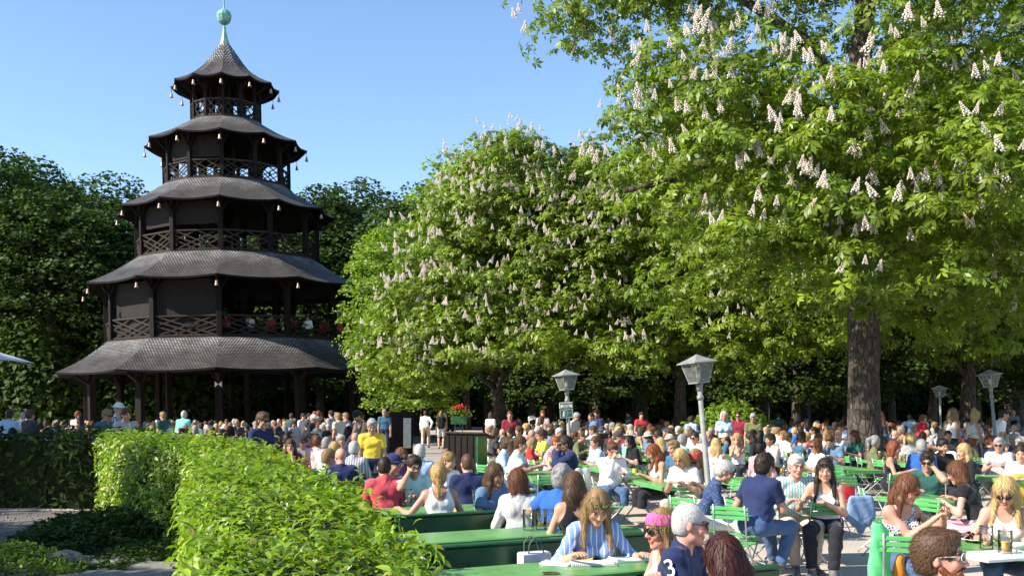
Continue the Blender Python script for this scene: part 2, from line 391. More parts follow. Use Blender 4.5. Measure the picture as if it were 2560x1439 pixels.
# bow-tie ground-floor mark on the front post
m = MB(); p = pol(7.82, A0); Mx = Matrix.Translation((p.x,p.y,3.0)) @ Matrix.Rotation(R_(15.6), 4, 'Z')
m.add([(-.17,0,.15),(0,0,0),(-.17,0,-.15),(.17,0,.15),(.17,0,-.15),(0,0,-.1),(-.12,0,-.2),(.12,0,-.2),(-.17,.03,.15),(0,.03,0),(-.17,.03,-.15),(.17,.03,.15),(.17,.03,-.15)], [(0,2,1),(3,1,4),(0,8,10,2),(3,4,12,11)], Mx)
m.build('emblem', P('enamel_white', (.7,.7,.7), .4), tower)

# ---------------------------------------------------------------- leaves
def unit(v): return v/np.maximum(np.linalg.norm(v, axis=-1, keepdims=True), 1e-9)
def rand_unit(n, g=None):
    g = g or rng; v = g.normal(size=(n,3)); return unit(v)
def frames(n_):
    a = np.where(np.abs(n_[:,2:3]) < .9, np.array([[0,0,1.]]), np.array([[1.,0,0]]))
    u = unit(np.cross(a, n_)); return u, np.cross(n_, u)
def palmate(C, N, size, g, nl=6):
    """fans of leaflets: C centres, N up axes, size per fan; returns verts, quads, colour"""
    n = len(C); u, v = frames(N); rot = g.uniform(0, 2*pi, n); Vs = []; k = 0
    for j in range(nl):
        a = rot + (j-(nl-1)/2)*(R_(300)/nl) + g.normal(0, .1, n)
        d = u*np.cos(a)[:,None] + v*np.sin(a)[:,None]
        droop = g.uniform(.05, .85, n)[:,None]
        L = size*(1.0 - .35*abs(j-(nl-1)/2)/((nl-1)/2))*g.uniform(.85, 1.15, n)
        dd = unit(d - N*droop); side = unit(np.cross(dd, N))
        mid = C + dd*(L*.62)[:,None] + N*(L*.07)[:,None]; w = (L*.19)[:,None]
        tip = C + dd*L[:,None] - N*(L*.10)[:,None]
        Vs.append(np.stack([C + dd*(L*.05)[:,None], mid - side*w - N*w*.3, tip, mid + side*w - N*w*.3], 1))
    V = np.stack(Vs, 1).reshape(-1, 3)
    Fq = np.arange(len(V)).reshape(-1, 4); return V, Fq
def oval_leaves(C, D, N, L, Wd, g, curl=.25):
    """single curved leaves, 6 verts / 2 quads: base, l1, r1, tip + midrib"""
    side = unit(np.cross(D, N)); L = L[:,None]; W_ = Wd[:,None]
    p0 = C; m1 = C + D*L*.35; m2 = C + D*L*.7 - N*L*curl*.35; tip = C + D*L - N*L*curl
    V = np.stack([p0, m1 - side*W_*.5 + N*W_*.16, m1, m1 + side*W_*.5 + N*W_*.16, m2 - side*W_*.38 + N*W_*.1, m2, m2 + side*W_*.38 + N*W_*.1, tip], 1)
    n = len(C); b = (np.arange(n)*8)[:,None]
    q = np.array([[0,2,1,1],[0,3,2,2],[1,2,5,4],[2,3,6,5],[4,5,7,7],[5,6,7,7]])
    return V.reshape(-1,3), q, b
def leaves_object(name, C, D, N, L, Wd, g, mat, parent=None, col=None, curl=.25):
    V, q, b = oval_leaves(C, D, N, L, Wd, g, curl)
    # two quads per half-leaf pair: use quads (0,3,2,?) as kites to stay quad-only
    n = len(C); kite = np.array([[0,2,5,1],[0,3,5,2],[1,5,7,4],[5,3,6,7]])
    Fq = (b[:,:,None] + kite[None]).reshape(-1,4)
    c = None
    if col is not None: c = np.repeat(col, 8, axis=0)
    return np_mesh(name, V, Fq, mat, parent, True, c)
def crown_points(lobes, n_clump, per, g, clump_r=(.55,1.0), flat=.5, inner=.25, zmin=None):
    """clumps through the outer shell of several ellipsoids"""
    vol = np.array([l[3]*l[4]+l[4]*l[5]+l[3]*l[5] for l in lobes]); pr = vol/vol.sum()
    li = g.choice(len(lobes), n_clump, p=pr); Lb = np.array(lobes)[li]
    d = rand_unit(n_clump, g); d[:,2] = np.where(d[:,2] < -.55, -d[:,2], d[:,2])
    rad = np.where(g.random(n_clump) < inner, g.uniform(.35,.75,n_clump), g.uniform(.78,1.06,n_clump))
    cc = Lb[:,:3] + d*Lb[:,3:6]*rad[:,None]
    if zmin is not None: cc[:,2] = np.maximum(cc[:,2], zmin + g.uniform(0,1.2,n_clump))
    out = unit(d/Lb[:,3:6]); cr = g.uniform(clump_r[0], clump_r[1], n_clump)
    e = rand_unit(n_clump*per, g); e[:,2] = np.abs(e[:,2])*1.0 - .25
    rr = g.uniform(.35, 1.0, n_clump*per)**.6
    off = e*np.array([1,1,flat])*(np.repeat(cr, per)*rr)[:,None]
    off[:,2] -= .25*(off[:,0]**2+off[:,1]**2)
    C = np.repeat(cc, per, 0) + off
    N = unit(np.array([0,0,1.0]) *.65+ e*.6 + np.repeat(out, per, 0)*.5 + g.normal(0,.38,(n_clump*per,3)))
    bright = np.repeat(g.uniform(.6, 1.3, n_clump), per)*g.uniform(.85,1.15,n_clump*per)
    return cc, out, C, N, bright
def trunk_mesh(base_r, pts, limbs, g, n=14):
    """pts: trunk centreline, limbs: list of centrelines with radii"""
    m = MB(); k = len(pts)
    rs = [base_r*(1.35 if i == 0 else 1)*(1-.5*i/(k-1)) for i in range(k)]
    pp = [wobble(pts[i], pts[i+1], g, 3, .02)[:3] for i in range(k-1)]; q_ = [p for s_ in pp for p in s_]+[pts[-1]]; rr = list(np.interp(np.linspace(0,k-1,len(q_)), range(k), rs)*g.uniform(.95,1.06,len(q_))); m.tube(q_, rr, n)
    for ps, r0, r1 in limbs:
        q = len(ps); m.tube(ps, [r0+(r1-r0)*i/(q-1) for i in range(q)], 7)
    return m
def wobble(p0, p1, g, n=6, amp=.3):
    p0, p1 = np.array(p0, float), np.array(p1, float); out = []
    for i in range(n+1):
        t = i/n; out.append(tuple(p0*(1-t)+p1*t + g.normal(0, amp, 3)*math.sin(pi*t) + np.array([0,0,.9*math.sin(pi*t)*amp*2])))
    return out
def candle_mesh():
    """one upright cone of chestnut blossom"""
    g = np.random.default_rng(3); V = []; Fq = []; b = 0; col = []
    for i in range(46):
        t = (i/46)**.9; r = .062*(1-t)+.008; a = i*2.4; c = np.array([cos(a)*r, sin(a)*r, .03+t*.25]); s = .021*(1-.45*t)*g.uniform(.8,1.25)
        o = np.array([[1,0,0],[-1,0,0],[0,1,0],[0,-1,0],[0,0,1],[0,0,-1]])*s + g.normal(0,.003,(6,3)) + c
        V += list(o); 
        for f in ((0,2,4),(2,1,4),(1,3,4),(3,0,4),(2,0,5),(1,2,5),(3,1,5),(0,3,5)): Fq.append([b+q for q in f])
        pink = g.random() < .28
        col += [[.80,.56,.48] if pink else [.84,.79,.70]]*6; b += 6
    return np.array(V), np.array(Fq), np.array(col)
def blossom_mat():
    t = NT('blossom'); a = t.n('ShaderNodeAttribute', attribute_name='Col'); t.l(a.outputs[0], t.b.inputs['Base Color']); t.b.inputs['Roughness'].default_value = .7
    tr = t.n('ShaderNodeBsdfTranslucent'); t.l(a.outputs[0], tr.inputs[0]); mx = t.n('ShaderNodeMixShader'); mx.inputs[0].default_value = .25
    t.l(t.b.outputs[0], mx.inputs[1]); t.l(tr.outputs[0], mx.inputs[2]); t.l(mx.outputs[0], t.out.inputs[0]); return t.m
M_blossom = blossom_mat()
cV, cF, cC = candle_mesh()
_co = np_mesh('blossom_candle', cV, cF, M_blossom, None, False, cC); ME_candle = _co.data; bpy.data.objects.remove(_co)
def chestnut(label, base, trunk_pts, tr, lobes, limbs, n_clump, per, size, n_flower, seed, mat, crange=(.55,1.0), single=True, zmin=None, flat=.6):
    g = np.random.default_rng(seed)
    root = empty('chestnut_tree', base); tag(root, label, 'tree', 'flowering chestnut trees')
    trunk_mesh(tr, trunk_pts, limbs, g).build('trunk', M_bark, root, True)
    cc, out, C, N, br = crown_points(lobes, n_clump, per, g, crange, flat, zmin=zmin)
    V, Fq = palmate(C, N, size*g.uniform(.75,1.2,len(C)), g)
    col = np.repeat(br, 24)[:,None]*np.array([[1,1,1]])
    np_mesh('crown', V, Fq, mat, root, False, col)
    # blossom candles on the outer clumps that face the open side
    score = out[:,1]*-1.0 + out[:,2]*.45 - out[:,0]*.6 + g.uniform(0,1.6,len(cc)); idx = np.argsort(-score)[:n_flower]
    rep = g.choice([1,1,2,3,4], len(idx)); idx = np.repeat(idx, rep)[:n_flower]; ho = out[idx]*np.array([1,1,.35]); e = g.normal(0,.36,(len(idx),3))*np.array([1,1,0]); pos = cc[idx] + ho*g.uniform(.15,.6,(len(idx),1)) + e; pos[:,2] += .36-.35*(e[:,0]**2+e[:,1]**2)+g.normal(0,.06,len(idx))
    if single:
        for i in range(min(100, len(pos))):
            o = bpy.data.objects.new('blossom', ME_candle); COL.objects.link(o); o.parent = root; o.location = pos[i]
            s = g.uniform(.65,1.3); o.scale = (s,s,s*1.12); o.rotation_euler = (g.normal(0,.28), g.normal(0,.28), g.uniform(0,6))
        pos = pos[100:]
    if len(pos):
        n = len(pos); s = g.uniform(.65,1.3,n); tilt = g.normal(0,.28,(n,2))
        VV = cV[None]*s[:,None,None]; VV[:,:,0] += VV[:,:,2]*tilt[:,:1]; VV[:,:,1] += VV[:,:,2]*tilt[:,1:]
        VV = VV + pos[:,None]
        FF = cF[None] + (np.arange(n)*len(cV))[:,None,None]
        o = np_mesh('blossoms', VV.reshape(-1,3), FF.reshape(-1,3), M_blossom, root, False, np.tile(cC, (n,1))); tag(o, kind='stuff')
    return root
M_leafA = leaf_mat('chestnut_leaf', (.105,.165,.012), (.20,.265,.019), .30)
M_leafB = leaf_mat('linden_leaf', (.14,.22,.025), (.23,.31,.040), .40)
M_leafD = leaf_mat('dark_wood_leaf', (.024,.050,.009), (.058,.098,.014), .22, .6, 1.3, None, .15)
M_leafH = leaf_mat('hedge_leaf', (.15,.25,.018), (.26,.37,.030), .32, .4, 3.0, None, .5)

g0 = np.random.default_rng(21)
def limb(a, b, r0, r1, amp=.3, n=6): return (wobble(a, b, g0, n, amp), r0, r1)
# big chestnut on the right: trunk at px 2158
big = at(2163, 1193, 25.5); big.z = 0
lob = [(.5,0,11.8,7.2,7.4,6.0),(-4.2,-3.0,7.2,2.7,3.6,2.5),(-1.2,-5.0,6.4,3.2,3.4,2.4),(4.5,-1.5,8.2,5.2,5.6,3.8),(-6.2,-.5,12.4,2.5,3.2,2.6),(2.0,4,7.5,6.5,5.5,3.6),(-3.6,-4.4,4.5,2.6,2.4,1.5),(-.3,-5.2,4.8,2.8,2.4,1.3),(5.5,-3.5,4.9,4.4,3.4,2.3),(3.2,3.5,4.6,4,3,1.6)]
lim = [([(0,0,6.3),(-1.2,-.4,7.5),(-2.3,-.8,8.25),(-3.2,-1.1,8.35),(-4.3,-1.5,7.75),(-5.4,-1.9,7.2),(-6.4,-2.3,6.9)],.26,.06),([(-2.6,-.9,8.3),(-3.4,-1.2,9.0),(-4.6,-1.5,9.4)],.10,.04), limb((0,0,5.8),(4.6,-2.6,5.2),.17,.07,.35,8), limb((0,0,7),(-4,-4,9),.2,.06), limb((0,0,8),(3,3,13),.22,.07), limb((0,0,9),(-4,2,14),.22,.06),
       limb((0,0,6.5),(3.5,-5,9.5),.18,.05),  limb((0,0,4.8),(-1.5,-5.5,5.2),.13,.04)]
big_tree = chestnut('largest flowering chestnut with a thick bare trunk standing between the tables at right', big,
    [(0,0,-.05),(0,0,.5),(-.03,0,2),(-.05,0,4),(-.12,.1,6.5),(-.2,.1,9.5),(.1,.1,13)], .50, lob, lim, 1850, 27, .205, 1700, 11, M_leafA)
# second chestnut in the middle
c2 = at(1247, 1110, 44.0); c2.z = 0
lob2 = [(.5,-1.0,7.0,4.6,4.8,4.8),(.7,-1.2,10.0,3.5,3.6,3.3),(-2.6,-2.6,5.0,2.5,2.8,2.4),(2.9,-2.5,7.5,3.2,3.6,3.4),(.8,-4.2,4.3,4.2,3.0,1.7),(-3.4,-3,3.3,2.0,2.2,1.0)]
lim2 = [limb((0,0,2.6),(-4,-2,5),.14,.05), limb((0,0,3),(3,-2.5,6.5),.14,.04), limb((0,0,4),(-1,-3,9),.14,.04), limb((0,0,3.5),(-3,1,9),.12,.04), limb((0,0,2.4),(1.0,-4,3.8),.1,.03)]
chestnut('bushy flowering chestnut reaching almost to the ground beside the pagoda tower', c2, [(0,0,-.05),(.02,0,1.2),(-.1,0,3),(-.3,-.3,5.5),(-.4,-.4,9)], .30, lob2, lim2, 1350, 19, .25, 950, 12, M_leafA)
# third chestnut between the two, further back
c3 = at(1700, 1060, 42.0); c3.z = 0
lob3 = [(0,0,8.6,6.2,5.0,5.0),(-3.6,-1.5,6.4,3.8,3.4,3.2),(2.5,-1.5,5.6,4.4,3.6,2.6),(-1,-2.5,3.9,5.0,2.6,1.3)]
chestnut('flowering chestnut in the middle distance behind the two street lamps', c3, [(0,0,-.05),(0,0,2),(.1,0,5),(0,0,9)], .28, lob3, [limb((0,0,3),(-3,-1,6),.12,.04), limb((0,0,3),(3,-1,7),.12,.04)], 1000, 16, .27, 520, 13, M_leafA)
c4 = at(2420, 1060, 40.0); c4.z = 0
chestnut('shaded chestnut standing behind the far right lamp', c4, [(0,0,-.05),(0,0,2),(.1,0,5),(0,0,9)], .34, [(0,0,9,7,6,6),(3,-2,5,5,4,2.6),(-4,-1,5.2,5,4,2.6)], [limb((0,0,3),(-3,-1,6),.12,.04), limb((0,0,3),(3,-1,7),.12,.04)], 1100, 14, .31, 60, 14, M_leafA, single=False)

# ---- simple broadleaf trees (lindens, wood behind)
def leafy_mesh(lobes, n_clump, per, size, seed, mat, cr=(.8,1.6), flat=.7):
    g = np.random.default_rng(seed); cc, out, C, N, br = crown_points(lobes, n_clump, per, g, cr, flat)
    n = len(C); u, v = frames(unit(N+g.normal(0,.45,(n,3)))); s = (size*g.uniform(.6,1.3,n))[:,None]
    V = np.stack([C-u*s*.5, C-v*s*.36, C+u*s*.55, C+v*s*.36], 1).reshape(-1,3)
    o = np_mesh('crown', V, np.arange(len(V)).reshape(-1,4), mat, None, False, np.repeat(br,4)[:,None]*np.ones((1,3))); me = o.data; bpy.data.objects.remove(o); return me
def trunk_me(h, r, seed, spread):
    g = np.random.default_rng(seed); L = []
    for i in range(6):
        a = g.uniform(0,6.28); L.append((wobble((0,0,h*g.uniform(.25,.5)), (cos(a)*spread, sin(a)*spread, h*g.uniform(.6,.85)), g, 5, .3), r*.4, r*.1))
    o = trunk_mesh(r, [(0,0,-.05),(0,0,h*.2),(.1,0,h*.5),(0,.1,h*.85)], L, g, 9).build('trunk', M_bark); me = o.data; bpy.data.objects.remove(o); return me
LM = []
for s_, (lobes_, h_) in enumerate([([(0,0,12,6.0,6.0,8.5),(-3,-2,8,4,4,5),(3,1,9,4,4,5)], 18), ([(0,0,13,5.0,5,8.0),(2.5,-2,9,4.2,4,5.5),(-3,0,14,3.6,4,4.5),(0,-2,5,4.5,4,3.5)], 19), ([(0,0,10,6.5,5.5,7.5),(-3.5,-1,12,3.4,3.5,4.2),(3.4,-1,12.5,3.2,3.2,4.4)], 17)]):
    LM.append((leafy_mesh(lobes_, 950, 34, .33, 40+s_, M_leafD), trunk_me(h_, .34, 50+s_, 3.5), h_))
def add_tree(name, label, x, y, sc, rz, k, group, mat=None):
    me, tm, h = LM[k]; root = empty(name, (x,y,0), rz); root.scale = (sc, sc, sc); tag(root, label, 'tree', group)
    for nm, m_ in (('trunk', tm), ('crown', me)):
        o = bpy.data.objects.new(nm, m_); COL.objects.link(o); o.parent = root
        if mat and nm == 'crown': o.material_slots[0].link = 'OBJECT'; o.material_slots[0].material = mat
    return root
WORD = ['first','second','third','fourth','fifth','sixth','seventh','eighth','ninth','tenth','eleventh','twelfth','thirteenth','fourteenth','fifteenth','sixteenth','seventeenth','eighteenth','nineteenth','twentieth']
def ordn(i): return WORD[i] if i < 20 else ('twenty-'+WORD[i-20] if i < 29 else '%dth' % (i+1))
# left wood: (px, top py, Y)
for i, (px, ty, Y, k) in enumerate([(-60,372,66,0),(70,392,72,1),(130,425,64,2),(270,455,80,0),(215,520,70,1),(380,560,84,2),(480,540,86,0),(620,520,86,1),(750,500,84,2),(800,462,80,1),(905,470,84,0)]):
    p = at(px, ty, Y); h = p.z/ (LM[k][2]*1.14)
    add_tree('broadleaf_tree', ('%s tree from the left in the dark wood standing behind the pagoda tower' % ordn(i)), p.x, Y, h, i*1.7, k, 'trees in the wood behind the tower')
# lindens right of the tower
for i, (px, ty, Y, k, lb) in enumerate([(1222,300,62,0,'round light green linden rising behind the middle chestnut'),(990,500,48.5,1,'pale green linden close to the right side of the pagoda tower'),(1040,470,66,2,'light green linden half hidden behind the middle chestnut')]):
    p = at(px, ty, Y); h = p.z/(LM[k][2]*1.24); add_tree('linden_tree', lb, p.x, Y, h, i*2.1+.4, k, 'lindens beside the tower', M_leafB)
# wood on the right behind the crowd
for i in range(16):
    px = 1060+i*106; Y = 68+(i*37 % 23); p = at(px, (500 if i < 3 else 340+(i*53 % 170)), Y)
    add_tree('broadleaf_tree', '%s tree from the left in the shady wood behind the crowded tables' % ordn(i), p.x, Y, p.z/(LM[i%3][2]*1.1), i*1.3, i % 3, 'trees in the shady wood at right')
for i, (px, Y, k) in enumerate([(1330,58,1),(1490,55,1),(1610,60,2),(1830,56,1),(1990,52,1),(2190,58,1),(2330,53,2),(2520,50,1),(2680,44,1)]):
    p = at(px, 560, Y); add_tree('broadleaf_tree', '%s tree from the left shading the rear tables of the right-hand crowd' % ordn(i), p.x, Y, .62+.05*(i%3), i*2.2, k, 'trees over the rear tables')
# trees out of frame on the left whose shade falls over the left hedge and the garden bed
def shade_tree(sx, sy, z, r, k, lb, sc):
    s = z/math.tan(R_(SUN_EL)); x, y = sx+SX*s, sy+SY*s
    return add_tree('broadleaf_tree', lb, x, y, sc, 1.0, k, 'trees left of the garden')
shade_tree(-14.5, 22, 11, 6, 0, 'broad tree shading the dark left hedge', .95)
shade_tree(-24, 34, 12, 6, 1, 'broad tree shading the tables left of the tower', 1.05)
shade_tree(-7.6, 7.4, 5.2, 3, 2, 'small tree shading the garden bed', .50)
shade_tree(-9.5, 12.5, 6.5, 3, 0, 'small tree shading the gravel beside the hedge', .52)

# low shrub layer closing the view under the crowns
def shrub(name, label, c, rad, n, size, mat, seed, cat='shrub', group=None):
    g = np.random.default_rng(seed); d = rand_unit(n, g); d[:,2] = np.abs(d[:,2]); rr = g.uniform(.55,1.05,n)[:,None]
    C = d*np.array(rad)*rr; N = unit(d+g.normal(0,.4,(n,3))+np.array([0,0,.4])); u, v = frames(N); a = g.uniform(0,6.28,n)[:,None]; D = u*np.cos(a)+v*np.sin(a)
    L = size*g.uniform(.7,1.3,n); o = leaves_object(name, C, D, N, L, L*.6, g, mat, None, g.uniform(.75,1.2,(n,1))*np.ones((1,3)))
    o.location = c; tag(o, label, cat, group); return o
shrub('lilac_bush', 'sunlit leafy bush growing behind the tables right of the tall lamp', (at(1830,1050,36).x,36,0), (1.7,1.3,2.1), 4600, .17, M_leafB, 61)
shrub('lilac_bush', 'low sunlit bush growing beside the foot of the tall lamp', (at(1735,1060,33).x,33,0), (.8,.8,1.5), 1800, .14, M_leafB, 62)
for i in range(15):
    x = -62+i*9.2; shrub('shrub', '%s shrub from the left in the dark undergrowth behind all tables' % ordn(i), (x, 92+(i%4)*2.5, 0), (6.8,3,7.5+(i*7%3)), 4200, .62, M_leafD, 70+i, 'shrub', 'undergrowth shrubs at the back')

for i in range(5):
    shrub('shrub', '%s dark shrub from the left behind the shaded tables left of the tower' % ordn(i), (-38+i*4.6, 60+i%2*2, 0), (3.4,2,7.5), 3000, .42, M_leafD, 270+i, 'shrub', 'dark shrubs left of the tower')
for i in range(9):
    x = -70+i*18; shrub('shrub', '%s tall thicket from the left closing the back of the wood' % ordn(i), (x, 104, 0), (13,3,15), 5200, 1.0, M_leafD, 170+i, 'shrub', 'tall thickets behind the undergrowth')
# ---------------------------------------------------------------- hedges
def hedge(name, label, Lp, Rp, ztop, dens, mat, seed, sizes, cores):
    """Lp / Rp: left and right outlines of the top (matching lists); leafy box with an inner dark twig core"""
    g = np.random.default_rng(seed); root = empty(name, (Lp[0][0], Lp[0][1], 0)); tag(root, label, 'hedge', 'clipped hedges'); O = np.array([Lp[0][0], Lp[0][1], 0])
    L3 = np.array(Lp, float); R3 = np.array(Rp, float); Cs = []; Ns = []; Ls = []
    def area_fill(a, b, c, d, nrm, z_is):
        # bilinear patch a-b / d-c
        A = np.linalg.norm(b-a)*np.linalg.norm(d-a); dist = max(np.linalg.norm((a+b+c+d)[:2]/4), 2.0)
        s = float(np.interp(dist, sizes[0], sizes[1])); n = int(A*dens/(s*s)); u = g.random((n,1)); v = g.random((n,1))
        p = a*(1-u)*(1-v)+b*u*(1-v)+c*u*v+d*(1-u)*v
        wav = .05*np.sin(p[:,0:1]*2.3+p[:,1:2]*1.7)+.04*np.sin(p[:,1:2]*4.1+p[:,2:3]*3)
        p = p + nrm*(g.normal(0,.035,(n,1))+wav-g.random((n,1))**2*.10)
        Cs.append(p); Ns.append(np.tile(nrm,(n,1))); Ls.append(np.full(n, s))
    z = np.array([0,0,1.0])
    def P3(q, zz): return np.array([q[0], q[1], zz])
    for i in range(len(Lp)-1):
        l0, l1, r0, r1 = L3[i], L3[i+1], R3[i], R3[i+1]; zt = ztop
        area_fill(P3(l0,zt), P3(r0,zt), P3(r1,zt), P3(l1,zt), z, 1)
        t = l1-l0; nl = unit(np.array([[-t[1], t[0], 0]]))[0]; 
        mid = (r0+r1)/2-(l0+l1)/2
        if nl[:2].dot(mid) > 0: nl = -nl
        area_fill(P3(l0,.05), P3(l1,.05), P3(l1,zt), P3(l0,zt), nl, 0)
        t = r1-r0; nr = unit(np.array([[-t[1], t[0], 0]]))[0]
        if nr[:2].dot(mid) < 0: nr = -nr
        area_fill(P3(r0,.05), P3(r1,.05), P3(r1,zt), P3(r0,zt), nr, 0)
    for e in (0, -1):
        a, b = L3[e], R3[e]; t = b-a; ne = unit(np.array([[-t[1], t[0], 0]]))[0]; w = L3[e]-L3[1 if e == 0 else -2]
        if ne[:2].dot(w) < 0: ne = -ne
        area_fill(P3(a,.05), P3(b,.05), P3(b,ztop), P3(a,ztop), ne, 0)
    C = np.concatenate(Cs)-O; N0 = np.concatenate(Ns); s = np.concatenate(Ls); n = len(C)
    N = unit(N0*.7 + np.array([0,0,.55]) + g.normal(0,.42,(n,3))); u, v = frames(N); a = g.uniform(0,2*pi,n)[:,None]
    D = unit(u*np.cos(a)+v*np.sin(a)+N0*.35+np.array([0,0,.15])+g.normal(0,.2,(n,3)))
    L = s*g.uniform(.65,1.35,n); br = g.uniform(.7,1.2,(n,1))*np.array([[1,1,1]]); y = g.random(n) < .12; br[y] *= np.array([1.35,1.12,.8]); y = g.random(n) < .02; br[y] *= np.array([1.3,.6,.6]); y = g.random(n) < .25; br[y] *= .6
    leaves_object('foliage', C, D, N, L*1.3, L*.46, g, mat, root, br, .35)
    # young shoots sticking up along the top
    ns = int(n*.007); k = g.choice(n, ns); P0 = C[k]; V = []; Cc = []; Dd = []; Nn = []; Ll = []
    up = unit(N0[k]*.5+np.array([0,0,1.])+g.normal(0,.3,(ns,3)))
    for q in range(5):
        Cc.append(P0+up*(s[k]*(.35+.38*q))[:,None]); aa = g.uniform(0,6.28,ns)[:,None]; uu, vv = frames(up); Dd.append(unit(uu*np.cos(aa)+vv*np.sin(aa)+up*.7)); Nn.append(unit(up-Dd[-1]*.5)); Ll.append(s[k]*g.uniform(.7,1.1,ns))
    Cc, Dd, Nn, Ll = map(np.concatenate, (Cc, Dd, Nn, Ll))
    leaves_object('shoots', Cc, Dd, Nn, Ll*1.1, Ll*.42, g, mat, root, g.uniform(.9,1.3,(len(Cc),1))*np.array([[1.1,1.05,.9]]), .3)
    # twig core
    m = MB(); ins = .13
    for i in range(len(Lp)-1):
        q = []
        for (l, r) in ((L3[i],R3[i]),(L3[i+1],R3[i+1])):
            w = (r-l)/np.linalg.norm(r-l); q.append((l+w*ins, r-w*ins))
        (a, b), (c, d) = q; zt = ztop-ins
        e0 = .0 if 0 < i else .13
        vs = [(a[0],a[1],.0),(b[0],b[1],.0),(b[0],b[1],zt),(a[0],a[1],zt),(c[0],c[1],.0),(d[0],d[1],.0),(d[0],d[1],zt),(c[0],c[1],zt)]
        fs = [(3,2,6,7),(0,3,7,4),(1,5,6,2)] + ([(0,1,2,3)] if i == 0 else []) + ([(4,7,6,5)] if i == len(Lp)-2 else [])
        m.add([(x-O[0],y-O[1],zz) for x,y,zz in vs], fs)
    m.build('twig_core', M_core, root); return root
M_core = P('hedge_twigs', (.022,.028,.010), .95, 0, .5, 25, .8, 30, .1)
Lp = [(-.66,2.0),(-1.16,3.6),(-1.68,5.25),(-2.5,7.9),(-3.42,10.9),(-4.15,12.7),(-7.35,17.8)]
Rp = [(.06,2.0),(-.34,3.9),(-.85,5.7),(-1.62,8.3),(-2.65,11.4),(-3.5,13.9),(-6.5,18.9)]
hedge('hedge', 'sunlit yellow-green clipped hedge running from the foreground back along the tables', Lp, Rp, 1.33, 3.2, M_leafH, 31, ([2,5,9,14,20],[.042,.051,.064,.076,.09]), None)
hedge('hedge', 'dark green hedge in shade at the left edge in front of the crowd', [(-7.0,18.5),(-11,18.8),(-17,19.3)], [(-6.6,19.5),(-11,19.9),(-17,20.4)], 1.37, 2.2, M_leafD, 32, ([2,30],[.12,.13]), None)
